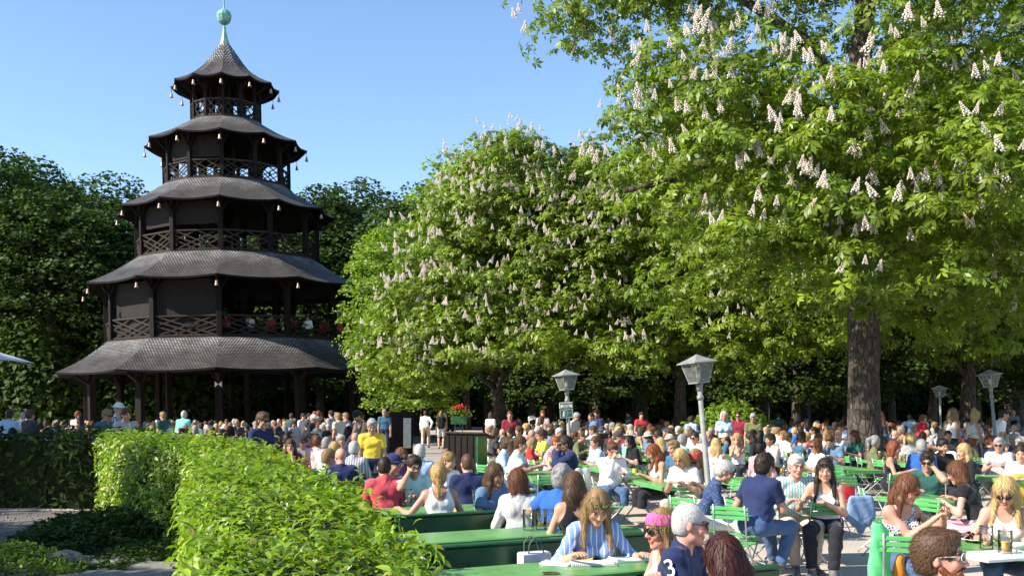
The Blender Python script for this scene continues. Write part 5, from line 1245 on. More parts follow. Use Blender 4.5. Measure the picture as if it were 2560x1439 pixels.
# --- things on the tables
for a in [('full',902,1243,'full beer mug standing alone beside the man in coral'),('low',1019,1262,'nearly empty beer mug between the blonde and the bespectacled man'),
          ('tall',1187,1263,'slim empty glass standing left of a twin near the long-haired woman'),('tall',1214,1263,'slim empty glass standing right of a twin near the long-haired woman'),('wheat',1246,1252,'amber wheat beer in front of the long-haired woman'),
          ('empty',1321,1324,'empty mug standing at the left of a pair on the second table'),('low',1352,1322,'mug with a last sip standing right of a pair on the second table'),('low',1374,1322,'nearly empty mug at the elbow of the man in bright blue'),
          ('empty',1600,1189,'empty mug nearest the green bottle on the middle table'),('low',1612,1192,'mug with a little beer in the middle table cluster'),('empty',1624,1190,'empty mug between others on the middle table'),('empty',1653,1195,'empty mug in front of the red headband'),('low',1676,1203,'nearly empty mug nearest the leaning lamp post'),('empty',1683,1196,'empty mug behind another beside the leaning lamp post'),
          ('full',1592,1144,'tall full beer on the table behind the red-haired woman'),('half',1956,1186,'half full mug at the left of a pair behind the navy polo'),('half',1989,1182,'half full mug at the right of a pair behind the navy polo'),
          ('dark',1952,1246,'dark red drink in a mug beside the teal checked shirt'),('empty',2026,1252,'empty mug in front of the dark-haired young woman'),('empty',2310,1334,'empty mug beside the woman with red sunglasses'),
          ('low',2466,1372,'mug with amber dregs on the white tray'),('half',2513,1386,'mug with pale beer on the white tray'),
          ('half',1362,1150,'half full mug in front of the man in white tee'),('low',1376,1146,'mug standing behind the hands of the man in sunglasses'),('empty',1384,1150,'empty mug near the elbow of the man in sunglasses'),
          ('half',2078,1146,'half full mug left of the big trunk'),('empty',2091,1142,'empty mug left of the big trunk'),('half',2114,1140,'full golden mug against the big trunk'),
          ('low',640,1126,'small mug beside the red-haired head'),('full',628,1132,'full mug held low near the red-haired head'),('half',1197,1106,'beer in front of the woman resting her chin by the path')]:
    put(a[0], a[1], a[2], .757, a[3])
put('bottle', 1536, 1184, .757, 'clear bottle with yellow label before the man in white shirt'); put('bottle', 1587, 1190, .757, 'clear bottle standing beside the cluster of mugs')
put('bottle', 1372, 1168, .757, 'bottle lying by the elbow of the man in white tee')
def lathe_thing(name, label, cat, px, py, prof, mat, part, z=.757, n=20):
    p = onz(px, py, z); r = empty(name, p); tag(r, label, cat); m = MB(); m.lathe(prof, n); m.build(part, mat, r, True); return r
M_china = P('white_china', (.75,.74,.72), .3)
pl = lathe_thing('salad_plate', 'white plate with green salad in front of the blonde in pink', 'plate', 2440, 1352, [(0,.004),(.06,.004),(.115,.02),(.12,.022),(.11,.024),(.06,.01),(0,.01)], M_china, 'plate')
n = 120; C = g9.normal(size=(n,3))*np.array([.035,.035,.012])+np.array([0,0,.03]); N = rand_unit(n,g9); u,v = frames(N); leaves_object('salad', C, u, N, np.full(n,.035), np.full(n,.03), g9, M_leafB, pl)
lathe_thing('bowl', 'small white bowl behind the pale beer mug', 'bowl', 2540, 1375, [(0,.004),(.035,.004),(.07,.04),(.078,.06),(.074,.06),(.06,.035),(0,.012)], M_china, 'bowl')
lathe_thing('bowl', 'pale green bowl on the middle table near the bottle', 'bowl', 1567, 1186, [(0,.004),(.045,.004),(.085,.04),(.09,.055),(.085,.055),(.06,.02),(0,.012)], P('bowl_green', (.35,.55,.42), .4), 'bowl')
p = onz(2500, 1392, .757); tr = empty('tray', p, .35); tag(tr, 'long white plastic tray on the front right table', 'tray'); m = MB(); m.box((0,0,.006), (.62,.38,.010), None, .004)
for s in (-1,1): m.box((0,s*.185,.015), (.62,.012,.02), None, .004); m.box((s*.305,0,.015), (.012,.36,.02), None, .004)
m.build('tray_body', M_china, tr)
p = onz(2040, 1268, .757); nb = empty('newspaper', p, .2); tag(nb, 'folded magazine with a yellow marker on the small table', 'magazine'); m = MB(); m.box((0,0,.008), (.40,.26,.014), None, .003); m.build('pages', P('magazine_grey', (.35,.40,.48), .5), nb); m = MB(); m.tube([(.06,-.08,.022),(.17,-.07,.022)], .008, 6); m.build('marker', P('pen_yellow', (.8,.7,.05), .4), nb)

# --- right side: folding tables and chairs placed after the photo
TA = math.atan2(.2, .98)
table(2.28, 15.6, TA, 'sunlit folding table with the cluster of empty mugs in the middle'); table(1.95, 18.4, TA, 'folding table directly behind the one with the mug cluster')
table(.62, 16.9, TA-.15, 'folding table between the man in white tee and the man in sunglasses')
table(3.45, 12.15, .15, 'small folding table of the young dark-haired woman', True); table(3.75, 15.3, TA, 'folding table with two half full mugs behind the navy polo')
table(4.55, 8.0, 1.15, 'folding table in the right foreground with tray and mugs'); table(5.25, 12.6, TA+.1, 'folding table before the man in the green top', True)
table(6.2, 19.3, TA, 'shaded folding table beside the thick chestnut trunk'); table(8.2, 15.8, TA, 'shaded folding table in front of the yellow bag')
for x, y, rz, lb in [(3.45,11.25,pi+.05,'empty green chair seen from behind in the middle of the gravel'),(2.42,10.75,2.55,'empty green chair with its back to the camera left of the navy polo'),(2.15,11.75,2.3,'green chair tucked behind the grey-haired woman in dotted blue'),
    (2.72,11.4,1.75,'green chair carrying the man in the navy polo'),(3.30,8.35,2.75,'green chair in front carrying green and blue bags'),(3.92,7.25,2.8,'green chair back half hidden by the bearded man'),(4.25,6.55,2.75,'green chair back in the bottom right corner'),
    (1.42,14.7,1.5,'green chair pulled out at the near left of the middle table'),(1.33,15.6,1.65,'green chair pushed in at the left of the middle table'),(1.08,16.4,1.3,'green chair with a grey jacket on its back'),(2.42,13.85,.15+pi,'green chair at the near end of the middle table'),(3.0,14.4,-1.5,'green chair right of the near end of the middle table'),
    (.15,16.1,1.5,'green chair under the man in white tee'),(-.1,17.4,1.6,'green chair left of the man in white tee'),(-.35,18.3,2.2,'empty chair pair member nearest the path'),(.55,15.5,pi+.1,'green chair at the near end of the table in front of the sunglasses man'),
    (5.1,14.9,.3,'green chair beside the red bag left of the trunk'),(6.05,15.9,pi+.15,'bright green chair in front of the thick trunk'),(6.55,15.6,pi-.3,'green chair right of the thick trunk'),(4.3,14.2,pi+.1,'green chair behind the dark-haired young woman'),(5.45,16.9,-.1,'green chair left of the trunk in dappled light'),
    (4.55,11.4,-1.2,'green chair holding the black quilted jacket'),(4.75,12.9,1.4,'green chair left of the man in the green top'),(6.35,12.1,-1.75,'green chair under the woman in patterned trousers'),(6.0,11.1,-2.0,'green chair behind the blonde in pink'),(7.6,15.2,pi,'green chair with the yellow bag on its back'),(5.3,9.6,1.3,'green chair under the woman with red sunglasses'),
    (1.15,18.4,1.5,'green chair left of the table behind the mug cluster'),(2.9,17.3,-1.6,'green chair under the woman with dark red hair'),(4.5,16.2,-1.5,'green chair right of the table with half full mugs')]:
    chair(x, y, rz, lb)
# bags and jackets
def soft(name, label, cat, loc, rz, prims, mat, part, cell=.012, extra=None):
    f = Fld((-.4,-.4,-.1), (.4,.4,.9), cell)
    for q in prims: f.cap(*q[:4], k=.05, sx=q[4] if len(q) > 4 else None)
    V, Fq = f.mesh(); V[:,0] += .004*np.sin(V[:,2]*33+V[:,1]*25); V[:,1] += .006*np.sin(V[:,2]*21+V[:,0]*38)
    r = empty(name, loc, rz); tag(r, label, cat); o = np_mesh(part, V, Fq, mat, r, True); return r
soft('cloth_bag', 'bright green cloth bag slung over the near chair', 'bag', (3.18,8.62,.0), .3, [((-.05,0,.42),(-.03,0,.86),.085,.06,(1,.6,1)),((.03,0,.42),(.02,0,.80),.07,.06,(1,.6,1))], P('bag_green', (.12,.62,.22), .6), 'bag_body')
soft('drawstring_bag', 'pale blue drawstring bag hanging under the green bag', 'bag', (3.22,8.60,.0), .3, [((-.06,0,.10),(-.04,0,.36),.10,.07,(1,.7,1)),((.07,0,.10),(.05,0,.36),.10,.06,(1,.7,1))], P('bag_blue', (.20,.38,.66), .8), 'bag_body')
soft('orange_pouch', 'orange pouch beside the green cloth bag', 'bag', (3.36,8.66,.0), .3, [((-.02,0,.40),(.0,0,.58),.06,.05,(1,.6,1))], P('pouch_orange', (.80,.24,.02), .6), 'pouch')
soft('quilted_jacket', 'shiny black quilted jacket lying over a chair right of the young woman', 'jacket', (4.42,11.35,.25), .5, [((-.08,0,.24),(.0,0,.5),.14,.12,(1,.8,1)),((.08,0,.2),(.08,0,.42),.15,.10,(1,.8,1))], P('quilted_black', (.015,.015,.016), .32, 0, .2, 30, 1, 14), 'padding')
soft('denim_jacket', 'pale blue jacket hanging behind the dark-haired young woman', 'jacket', (4.22,12.1,.22), .2, [((x_,0,.20+abs(x_)),(x_*.8,0,.56),.055,.045,(1,.6,1)) for x_ in (-.15,-.08,0,.08,.15)], C_('pale_denim',(.22,.34,.52)), 'cloth')
soft('shopping_bag', 'yellow bag with a dark strap on a chair back at right', 'bag', (7.75,15.05,.35), .1, [((x_,0,.13),(x_,0,.48),.075,.07,(1,.6,1)) for x_ in (-.2,-.12,-.04,.04,.12,.2)], P('bag_yellow', (.62,.42,.05), .6), 'bag_body')
soft('rucksack', 'red rucksack standing at the foot of the thick trunk', 'bag', (5.55,16.6,.05), .3, [((-.05,0,.1),(-.03,0,.55),.12,.09,(1,.8,1)),((.05,0,.1),(.05,0,.5),.12,.1,(1,.8,1))], P('bag_red', (.55,.01,.02), .5), 'bag_body')
soft('jacket', 'grey jacket draped over the chair beside the man in white shirt', 'jacket', (1.12,16.15,.25), .2, [((-.1,0,.15),(-.05,0,.6),.09,.07,(1,.5,1)),((.1,0,.1),(.08,0,.6),.09,.07,(1,.5,1))], CL['grey'], 'cloth')
# garden bed: slabs, rocks, low plants, manhole cover
def rock(name, label, x, y, sx, sy, sz, seed, mat, cat='rock'):
    g = np.random.default_rng(seed); f = Fld((-1.2,-1.2,-.6), (1.2,1.2,.9), .06)
    for i in range(6): c = g.uniform(-.35,.35,3); c[2] *= .5; f.ell(c, g.uniform(.35,.6,3), k=.06)
    V, Fq = f.mesh(); V += g.normal(0,.012,V.shape); V = V*np.array([sx,sy,sz]); o = np_mesh(name, V, Fq, mat, None, False); o.location = (x,y,sz*.25); tag(o, label, cat); return o
M_stone = P('garden_stone', (.20,.19,.165), .95, 0, .35, 8, .5, 20)
rock('rock', 'rough upright rock at the corner of the stone slabs in the shady bed', onz(165,1420,0).x, onz(165,1420,0).y, .30, .25, .26, 3, M_stone)
for i, (px, py, w, d, rz) in enumerate([(270,1412,1.25,.5,.05),(395,1428,.55,.4,-.1),(330,1450,1.1,.4,.1)]):
    p = onz(px, py, 0); e = MB(); e.box((0,0,.045), (w,d,.09), None, .02); o = e.build('stone_slab', M_stone); o.location = p; o.rotation_euler = (0,0,rz); tag(o, ['wide flat stone slab in the shady bed','small flat stone slab beside the hedge foot','front stone slab at the bottom of the shady bed'][i], 'paving slab', 'stone slabs in the bed')
p = onz(195, 1258, 0); o = MB().lathe([(0,.05),(.34,.05),(.36,.04),(.37,0)], 28).build('manhole_cover', P('pale_concrete', (.42,.44,.42), .85), None, True); o.location = p; tag(o, 'round pale concrete cover on the shaded gravel', 'cover')
def ground_plants(name, label, cx, cy, rx, ry, n, size, mat, seed, h=.3):
    g = np.random.default_rng(seed); r = np.sqrt(g.random(n)); a = g.uniform(0,6.28,n); x = r*np.cos(a); y = r*np.sin(a); hh = h*(1-r**2)*g.uniform(.3,1.1,n)+.02
    C = np.stack([x*rx, y*ry, hh], 1); N = unit(g.normal(0,.5,(n,3))+np.array([0,0,1])); u, v = frames(N); b = g.uniform(0,6.28,n)[:,None]; D = unit(u*np.cos(b)+v*np.sin(b)+N*.3)
    L = size*g.uniform(.6,1.4,n); o = leaves_object(name, C, D, N, L, L*.4, g, mat, None, g.uniform(.6,1.2,(n,1))*np.ones((1,3))); o.location = (cx,cy,0); tag(o, label, 'ground cover', kind='stuff'); return o
ground_plants('ground_cover', 'dark leafy ground cover spreading over the shady bed', -5.75, 13.9, 1.15, 1.6, 6500, .10, M_leafD, 91, .42)
ground_plants('ground_cover', 'low weeds on the soil between the slabs and the hedge', -4.5, 12.3, .7, .8, 1800, .08, M_leafD, 92, .20)
ground_plants('ground_cover', 'paler weeds in the bottom left corner', -5.9, 11.6, 1.0, .5, 2600, .07, M_leafB, 93, .30)
g8 = np.random.default_rng(8); n = 1500; px_ = g8.uniform(-9.5,-3.6,n); py_ = g8.uniform(11.3,19,n); ok = (px_ < -3.9-(py_-12.4)*.62); px_, py_ = px_[ok], py_[ok]; n = len(px_); s_ = g8.uniform(.008,.03,n)
o6 = np.array([[1,0,0],[-1,0,0],[0,1,0],[0,-1,0],[0,0,.6],[0,0,-.3]]); VV = o6[None]*s_[:,None,None]*g8.uniform(.7,1.3,(n,6,1))+np.stack([px_,py_,np.full(n,.01)],1)[:,None]; f8 = np.array([[0,2,4],[2,1,4],[1,3,4],[3,0,4],[2,0,5],[1,2,5],[3,1,5],[0,3,5]])
o = np_mesh('gravel', VV.reshape(-1,3), (f8[None]+(np.arange(n)*6)[:,None,None]).reshape(-1,3), M_stone); tag(o, 'loose pebbles scattered on the garden path', 'gravel', kind='stuff')
n = 2600; px_ = g8.uniform(-2,9,n); py_ = g8.uniform(7.5,24,n); s_ = g8.uniform(.008,.022,n); VV = np.array([[1,0,0],[0,.6,0],[-1,0,0],[0,-.6,0]])[None]*s_[:,None,None]+np.stack([px_,py_,np.full(n,.012)],1)[:,None]; VV[:,:,2] += g8.uniform(0,.012,(n,4)); a_ = g8.uniform(0,6.3,n)
o = np_mesh('fallen_petals', VV.reshape(-1,3), np.arange(n*4).reshape(-1,4), P('petal_litter', (.42,.33,.20), .9)); tag(o, 'fallen petals and leaf litter on the gravel between the tables', 'litter', kind='stuff')
# ---------------------------------------------------------------- people placed after the photo
def hero(label, px, py, zt, phi, sp, skin, hair, shirt, pants='dark', gl=None, sc=1.0, group=None, beard=None, hat=None, frame=None, lens=None, shoes=None):
    Y = (HC-zt)*F/(py-HY) if abs(zt-HC) > .001 and abs(py-HY) > 2.5 and sp.get('Y') is None else sp.get('Y')
    X = (px-1280)/F*Y; sp = dict(sp); sp.setdefault('cell', float(np.interp(Y, [5,9,14,22,45], [.0068,.0078,.0095,.013,.018])))
    if Y > 13 and sp.get('sit', True): sp.setdefault('cutz', .30)
    mats = dict(skin=SK[skin], hair=HM[hair], shirt=CL[shirt], trousers=TR.get(pants) or CL[pants], shoes=shoes or SHOE, beard=HM[beard or 'beard'], hat=CL[hat] if hat else None, frame=frame or M_frame, lens=lens or M_lens)
    # head offset of the pose is found first so that the head lands where the photo has it
    lean = R_(sp.get('lean', 6)); a = phi; h = .64; hx, hy = 0, -sin(lean)*h-.03
    c, s = cos(R_(a)), sin(R_(a)); wx, wy = c*hx-s*hy, s*hx+c*hy
    o, info = make_person(sp, label, (X-wx*sc, Y-wy*sc, 0), R_(a), mats, group, gl, sc=sc)
    top = (info['hc'][2]+.135)*sc; dz = zt-top
    if sp.get('sit', True): o.location.z = max(-.07, min(.10, dz))
    else: o.scale = (zt/top*sc,)*3
    return o, info
W_ = dict(fem=True)
# --- foreground
TABLE_H = .775
hero('woman in blue striped shirt reading papers, sunglasses pushed up in long blonde hair', 1492, 1221, 1.285, 12, dict(fem=True, hair='long', hairfront=1.6, top='rolled', pitch=26, yaw=-4, lean=16, rh=(-.24,-.42,.82), lh=(.30,-.36,.80), curl=.4), 'light', 'darkblonde', 'stripeblue', 'jeans', gl='up', lens=P('mirror_lens', (.35,.38,.08), .15, .5))
man3, i3 = hero('grey-haired man in navy polo with a large white 3 on the sleeve', 1728, 1255, 1.315, 62, dict(hair='buzz', top='polo', lean=8, yaw=22, pitch=4, rh=(-.12,-.40,.80), lh=(.1,-.42,.8), fat=.05, rhint=(-.4,.25,-1)), 'pink', 'white', 'navy', 'jeans', gl='on')
hero('woman with dark reddish straight hair and raised hand seen from behind at the bottom edge', 1812, 1336, 1.245, 205, dict(fem=True, hair='long', top='tee', lean=12, pitch=16, lh=(.33,-.28,1.02), lhint=(1,0,-.6)), 'light', 'darkred', 'black', 'jeans')
hero('woman with pink polka dot headband and sunglasses in profile behind the man in navy polo', 1652, 1270, 1.24, -72, dict(fem=True, hair='bob', hat='bandana', top='tank', lean=8, pitch=4), 'pink', 'darkblonde', 'white', 'jeans', gl='on', hat='hotpink')
hero('bearded man with thick brown hair and clear-framed sunglasses at the bottom edge', 2358, 1322, 1.325, 42, dict(hair='quiff', beard=1.0, top='tee', lean=2, yaw=18, pitch=-4), 'pink', 'brown', 'charcoal', 'jeans', gl='on', frame=P('clear_frame', (.62,.58,.54), .3), sc=1.0)
hero('woman with red sunglasses and wavy ginger-brown hair in patterned sleeveless top rolling a cigarette', 2262, 1184, 1.30, 22, dict(fem=True, hair='long', top='tank', lean=6, pitch=20, yaw=26, rh=(.10,-.34,.93), lh=(.20,-.36,.98), curl=.9), 'pink', 'chestnut', 'print', 'jeans', gl='on', frame=P('red_frame', (.45,.01,.02), .3))
hero('blonde woman with sunglasses in pale pink tank top at the right edge', 2516, 1189, 1.31, -18, dict(fem=True, hair='long', hairfront=1, top='tank', lean=12, pitch=22, yaw=-14, rh=(-.22,-.42,.80), lh=(.20,-.38,.84)), 'pink', 'blonde', 'pink', 'jeans', gl='on')
hero('man in navy polo and blue jeans sitting sideways with his back to the camera', 1914, 1131, 1.405, 128, dict(hair='curly', top='polo', lean=14, pitch=4, fat=.04, lh=(.22,-.32,.72), rh=(-.05,-.40,.80), lf=(.20,-.58,.10), rf=(-.10,-.30,.09)), 'tan', 'dark', 'navy', 'jeans')
hero('white-haired man with moustache in teal checked shirt facing the camera', 1992, 1135, 1.36, 2, dict(hair='short', top='shirt', mous=1, lean=10, pitch=2, lh=(.10,-.38,.82), rh=(-.14,-.34,.80), fat=.03), 'pink', 'white', 'tealcheck', 'beige')
hero('young woman with very long dark hair in white top looking at the camera', 2062, 1144, 1.335, -22, dict(fem=True, hair='verylong', hairfront=1.2, top='tank', lean=14, pitch=2, yaw=6, lh=(.05,-.34,.80), rh=(-.22,-.36,.80)), 'light', 'dark', 'white', 'dark', gl='up')
hero('woman with short white hair and glasses in dotted navy sweater leaning over the table', 1812, 1150, 1.265, 80, dict(fem=True, hair='short', top='long', lean=24, pitch=14, rh=(-.1,-.4,.8), lh=(.1,-.42,.8)), 'pink', 'white', 'dots', 'white', gl='on', lens=M_clear)
hero('person with a red bandana round wavy hair bending over the middle table', 1741, 1121, 1.32, -38, dict(hair='long', hat='bandana', top='tee', lean=20, pitch=26, lh=(.1,-.42,.80), rh=(-.15,-.40,.80)), 'tan', 'darkblonde', 'white', 'beige', gl='on', hat='red')
hero('blonde person in white partly hidden behind the red bandana', 1703, 1120, 1.33, -35, dict(fem=True, hair='bob', top='tee', lean=18, pitch=22), 'tan', 'blonde', 'white', 'beige')
hero('man in white shirt drinking with one hand at his mouth behind a bottle', 1531, 1104, 1.34, 8, dict(hair='short', top='shirt', lean=14, pitch=12, rh='mouth', lh=(.14,-.36,.80), fat=.05), 'pink', 'brown', 'white', 'jeans', gl='on', lens=M_clear, frame=P('red_frame', (.45,.01,.02), .3))
hero('woman with dark red hair in white sleeveless top turned to the left', 1636, 1109, 1.32, -78, dict(fem=True, hair='long', top='tank', lean=14, pitch=20, hairfront=1), 'tan', 'auburn', 'white', 'dark')
hero('man with tousled grey hair in bright blue tee facing away to the right', 1406, 1161, 1.325, 150, dict(hair='curly', top='tee', lean=10, lh=(.2,-.36,.8), rh=(-.25,-.36,.80), fat=.02, rhint=(-1,0,-.5), lhint=(1,0,-.5)), 'tan', 'grey', 'blue', 'jeans', gl='on', lens=M_clear)
hero('woman with long straight brown hair in black tank top seen from behind', 1433, 1177, 1.31, 196, dict(fem=True, hair='verylong', top='tank', lean=10, backlow=1), 'light', 'brown', 'black', 'dark')
hero('woman with ginger bob and light grey long-sleeved top seen from behind', 1294, 1169, 1.265, 190, dict(fem=True, hair='bob', top='long', lean=10, yaw=10), 'light', 'chestnut', 'lgrey', 'dark')
hero('middle-aged woman with long grey-brown hair in blue tee looking right', 1238, 1157, 1.27, 30, dict(fem=True, hair='long', top='tee', lean=8, yaw=22), 'tan', 'brown', 'denim', 'dark')
hero('woman with blonde ponytail and white tank top seen from behind', 1096, 1157, 1.29, 192, dict(fem=True, hair='pony', top='tank', lean=12, yaw=-8, lh=(.40,-.30,.80), backlow=1, rh=(-.18,-.4,.8)), 'tan', 'blonde', 'white', 'jeans')
hero('man with glasses and wristwatch in mint tee resting his face on his hand', 1036, 1138, 1.305, 20, dict(hair='quiff', top='tee', lean=14, rh='cheek', lh=(-.02,-.36,.80), beard=.3), 'light', 'dark', 'mint', 'jeans', gl='on', lens=M_clear)
hero('man in coral polo with short dark hair seen from behind', 960, 1140, 1.30, 200, dict(hair='buzz', top='polo', lean=8, yaw=-10, fat=.02), 'tan', 'dark', 'coral', 'jeans')
hero('man in a navy cap and grey tee just behind the coral polo', 984, 1134, 1.31, 60, dict(hair='buzz', hat='cap', top='tee', lean=10), 'tan', 'dark', 'charcoal', 'jeans', hat='navy')
hero('man with short brown hair in navy tee seen from behind near the bun-haired woman', 1168, 1133, 1.30, 198, dict(hair='buzz', top='tee', lean=8), 'pink', 'brown', 'navy', 'jeans')
hero('smiling woman with curly blonde bun in white top', 1122, 1129, 1.26, 34, dict(fem=True, hair='bun', top='tee', lean=10, yaw=20, pitch=6), 'light', 'darkblonde', 'white', 'jeans')
hero('woman with curly auburn hair and sunglasses in purple patterned top', 1003, 1118, 1.29, 30, dict(fem=True, hair='long', top='tee', lean=10, pitch=12), 'light', 'chestnut', 'plum', 'jeans', gl='on')
hero('man with thick grey hair in pale blue checked shirt seen from behind', 1049, 1110, 1.31, 192, dict(hair='short', top='shirt', lean=8), 'pink', 'white', 'lblue', 'beige')
hero('bald man in navy blue tee seen from behind beside the hedge', 852, 1118, 1.30, 196, dict(hair='bald', top='tee', lean=10, fat=.05, yaw=20), 'pink', 'brown', 'navy', 'beige')
hero('woman with short light-brown hair and glasses in grey top next to the bald man', 824, 1121, 1.27, 96, dict(fem=True, hair='short', top='tee', lean=8, yaw=20), 'tan', 'darkblonde', 'lgrey', 'beige', gl='on', lens=M_clear)
hero('white-haired man in grey checked shirt seen from behind in front of the yellow polo', 886, 1102, 1.33, 176, dict(hair='short', top='shirt', lean=8, fat=.03), 'pink', 'white', 'greycheck', 'beige')
hero('standing man in bright yellow polo looking down', 930, 1046, 1.69, 8, dict(sit=False, hair='short', top='polo', lean=3, pitch=20, fat=.02), 'tan', 'grey', 'yellow', 'navy')
hero('man in black vest and backwards dark cap leaning over beside the yellow polo', 897, 1026, 1.80, -48, dict(sit=False, hair='buzz', hat='backcap', top='tank', lean=14, pitch=26, lh=(.1,-.42,.95), rh=(-.1,-.42,.95), beard=.4), 'tan', 'dark', 'charcoal', 'dark', hat='black')
hero('tall standing man in navy tee with sunglasses looking right behind the hedge', 657, 1029, 1.81, 55, dict(sit=False, hair='quiff', top='tee', lean=4, pitch=6, Y=17), 'tan', 'brown', 'navy', 'jeans', gl='on')
hero('standing man in grey-beige shirt behind the far hedge looking right', 315, 1019, 1.87, 48, dict(sit=False, hair='short', top='polo', lean=3, Y=21.5), 'pink', 'brown', 'grey', 'dark')
hero('standing man in blue jacket behind the far hedge with a yellow lock', 268, 1022, 1.85, 60, dict(sit=False, hair='short', top='jacket', lean=6, Y=22), 'tan', 'darkblonde', 'petrol', 'dark', gl='on')
hero('standing man in plaid shirt and pale sun hat behind the blue jacket', 297, 1007, 2.0, 100, dict(sit=False, hair='buzz', hat='sunhat', top='shirt', lean=5, Y=25.5), 'tan', 'grey', 'navycheck', 'dark', hat='lgrey')
hero('standing man in light blue tee with his back turned in the shade at far left', 24, 1003, 1.80, 185, dict(sit=False, hair='buzz', top='tee', lean=2, Y=27), 'tan', 'dark', 'lblue', 'dark')
hero('standing person in dark top in the shade at left', 76, 1009, 1.83, 150, dict(sit=False, hair='short', top='tee', lean=2, Y=25), 'tan', 'brown', 'charcoal', 'dark')
hero('red-haired woman just behind the bright hedge', 641, 1103, 1.27, 170, dict(fem=True, hair='bob', top='tee', Y=17.5), 'light', 'red', 'navy')
hero('woman with brown hair in burgundy top behind the bright hedge looking at the camera', 726, 1096, 1.31, 6, dict(fem=True, hair='long', top='tee', lh='chin', pitch=4), 'light', 'brown', 'burgundy')
hero('young man with dark hair seen from behind next to the woman in burgundy', 692, 1104, 1.30, 200, dict(hair='quiff', top='tee'), 'pink', 'dark', 'charcoal')
hero('man with brown hair holding a drink left of the woman in burgundy', 683, 1090, 1.33, 120, dict(hair='quiff', top='tee', lh='mouth'), 'pink', 'brown', 'navy')
hero('balding man with sunburnt head in navy behind the woman in burgundy', 715, 1077, 1.32, 25, dict(hair='bald', top='tee'), 'pink', 'brown', 'navy')
hero('man in purple plaid shirt with glasses left of the grey-haired man', 776, 1082, 1.31, 70, dict(hair='buzz', top='tee', fat=.03), 'pink', 'brown', 'plum', gl='on')
hero('woman with curly brown hair in orange strappy top seen from behind', 789, 1087, 1.29, 195, dict(fem=True, hair='curly', top='tank', backlow=1), 'tan', 'brown', 'orange')
hero('grey-haired man in light grey tee seen from behind in front of the yellow polo group', 818, 1092, 1.32, 160, dict(hair='short', top='tee', fat=.02), 'pink', 'grey', 'lgrey')
hero('woman with blonde bob seen from behind beside the light grey tee', 836, 1103, 1.28, 190, dict(fem=True, hair='bob', top='tee'), 'light', 'blonde', 'denim')
hero('man in teal polo leaning at a table left of the yellow polo', 808, 1048, 1.38, 80, dict(hair='buzz', top='polo', lean=18, Y=30, fat=.04), 'pink', 'grey', 'teal')
hero('standing man in black jacket and white flat cap with grey backpack', 785, 1036, 1.66, 90, dict(sit=False, hair='buzz', hat='cap', top='jacket', Y=30, lean=10), 'tan', 'grey', 'black', 'dark', hat='white')
hero('young woman with long black hair in teal top seen from behind', 872, 1049, 1.40, 160, dict(fem=True, hair='verylong', top='tee', Y=26), 'olive', 'black', 'green')
# --- path
hero('man in white shirt and beige trousers walking away on the path', 1064, 1027, 1.73, 176, dict(sit=False, hair='short', top='long', lean=3, rf=(-.09,-.26,.14), lf=(.09,.22,.12), rh=(-.24,.10,.92), Y=45), 'tan', 'brown', 'white', 'beige')
hero('woman in white shorts with a black backpack walking on the path', 1103, 1027, 1.72, 180, dict(sit=False, fem=True, hair='bob', top='tee', bot='shorts', Y=45), 'light', 'darkblonde', 'black', 'white')
bpk = soft('backpack', 'black backpack worn by the woman in white shorts', 'backpack', (at(1103,1027,45).x, 45.0-.30, .88), 0, [((-.06,.1,.12),(-.06,.1,.5),.10,.09),((.06,.1,.12),(.06,.1,.5),.10,.09)], CL['black'], 'bag_body')
hero('long-haired woman in pale floral top just ahead of the backpack', 1105, 1016, 1.90, 178, dict(sit=False, fem=True, hair='long', top='tee', Y=49.5), 'light', 'chestnut', 'beige', 'dark')
hero('man in dark suit beside the woman with the backpack', 1125, 1014, 1.94, 185, dict(sit=False, hair='short', top='jacket', Y=50), 'tan', 'dark', 'black', 'dark')
hero('grey-haired man in blue tee standing in the shade by the notice board', 961, 1014, 1.80, 0, dict(sit=False, hair='short', top='tee', Y=38), 'tan', 'grey', 'petrol', 'navy')
hero('woman in white trousers and striped top walking past the notice board', 978, 1029, 1.68, 80, dict(sit=False, fem=True, hair='long', top='tee', rf=(-.09,-.28,.12), lf=(.09,.26,.14), Y=40), 'light', 'dark', 'lgrey', 'white')
hero('woman with blonde updo in dark vest resting her chin beside the path', 1222, 1066, 1.36, -60, dict(fem=True, hair='bun', top='tank', lean=16, rh='chin', Y=27), 'light', 'darkblonde', 'charcoal', 'dark')
hero('person in denim shorts and white top standing near the middle trunk', 1228, 1026, 1.70, 150, dict(sit=False, fem=True, hair='bob', top='tee', bot='mini', Y=38), 'light', 'brown', 'white', 'denim')
# --- middle right
hero('large man with ponytailed curly hair in white tee seen in profile at a table', 1303, 1086, 1.40, 82, dict(hair='pony', top='tee', lean=10, fat=.09, rh=(-.05,-.44,.80), lh=(.1,-.46,.80), Y=17), 'pink', 'brown', 'white', 'jeans')
hero('man in pale blue shirt partly hidden behind the large man in white', 1273, 1098, 1.36, 85, dict(hair='curly', top='shirt', lean=18, Y=17.8), 'pink', 'brown', 'lblue', 'jeans')
hero('man with dark sunglasses in navy sweater holding both hands at his mouth', 1412, 1088, 1.41, -78, dict(hair='curly', top='jacket', lean=12, rh='mouth', lh='mouth', beard=.5, Y=17), 'tan', 'dark', 'navy', 'jeans', gl='on')
hero('man in navy and white checked shirt hunched behind the sunglasses man', 1503, 1074, 1.33, 120, dict(hair='buzz', top='shirt', lean=22, Y=21.5), 'olive', 'black', 'navycheck', 'dark')
hero('person in lime yellow tee facing left behind the mugs', 1352, 1069, 1.33, -70, dict(hair='short', top='tee', Y=24), 'tan', 'brown', 'lime')
hero('woman in black leaning over the table behind the checked shirt', 1572, 1077, 1.30, -70, dict(fem=True, hair='long', top='tee', lean=18, Y=21), 'light', 'black', 'black')
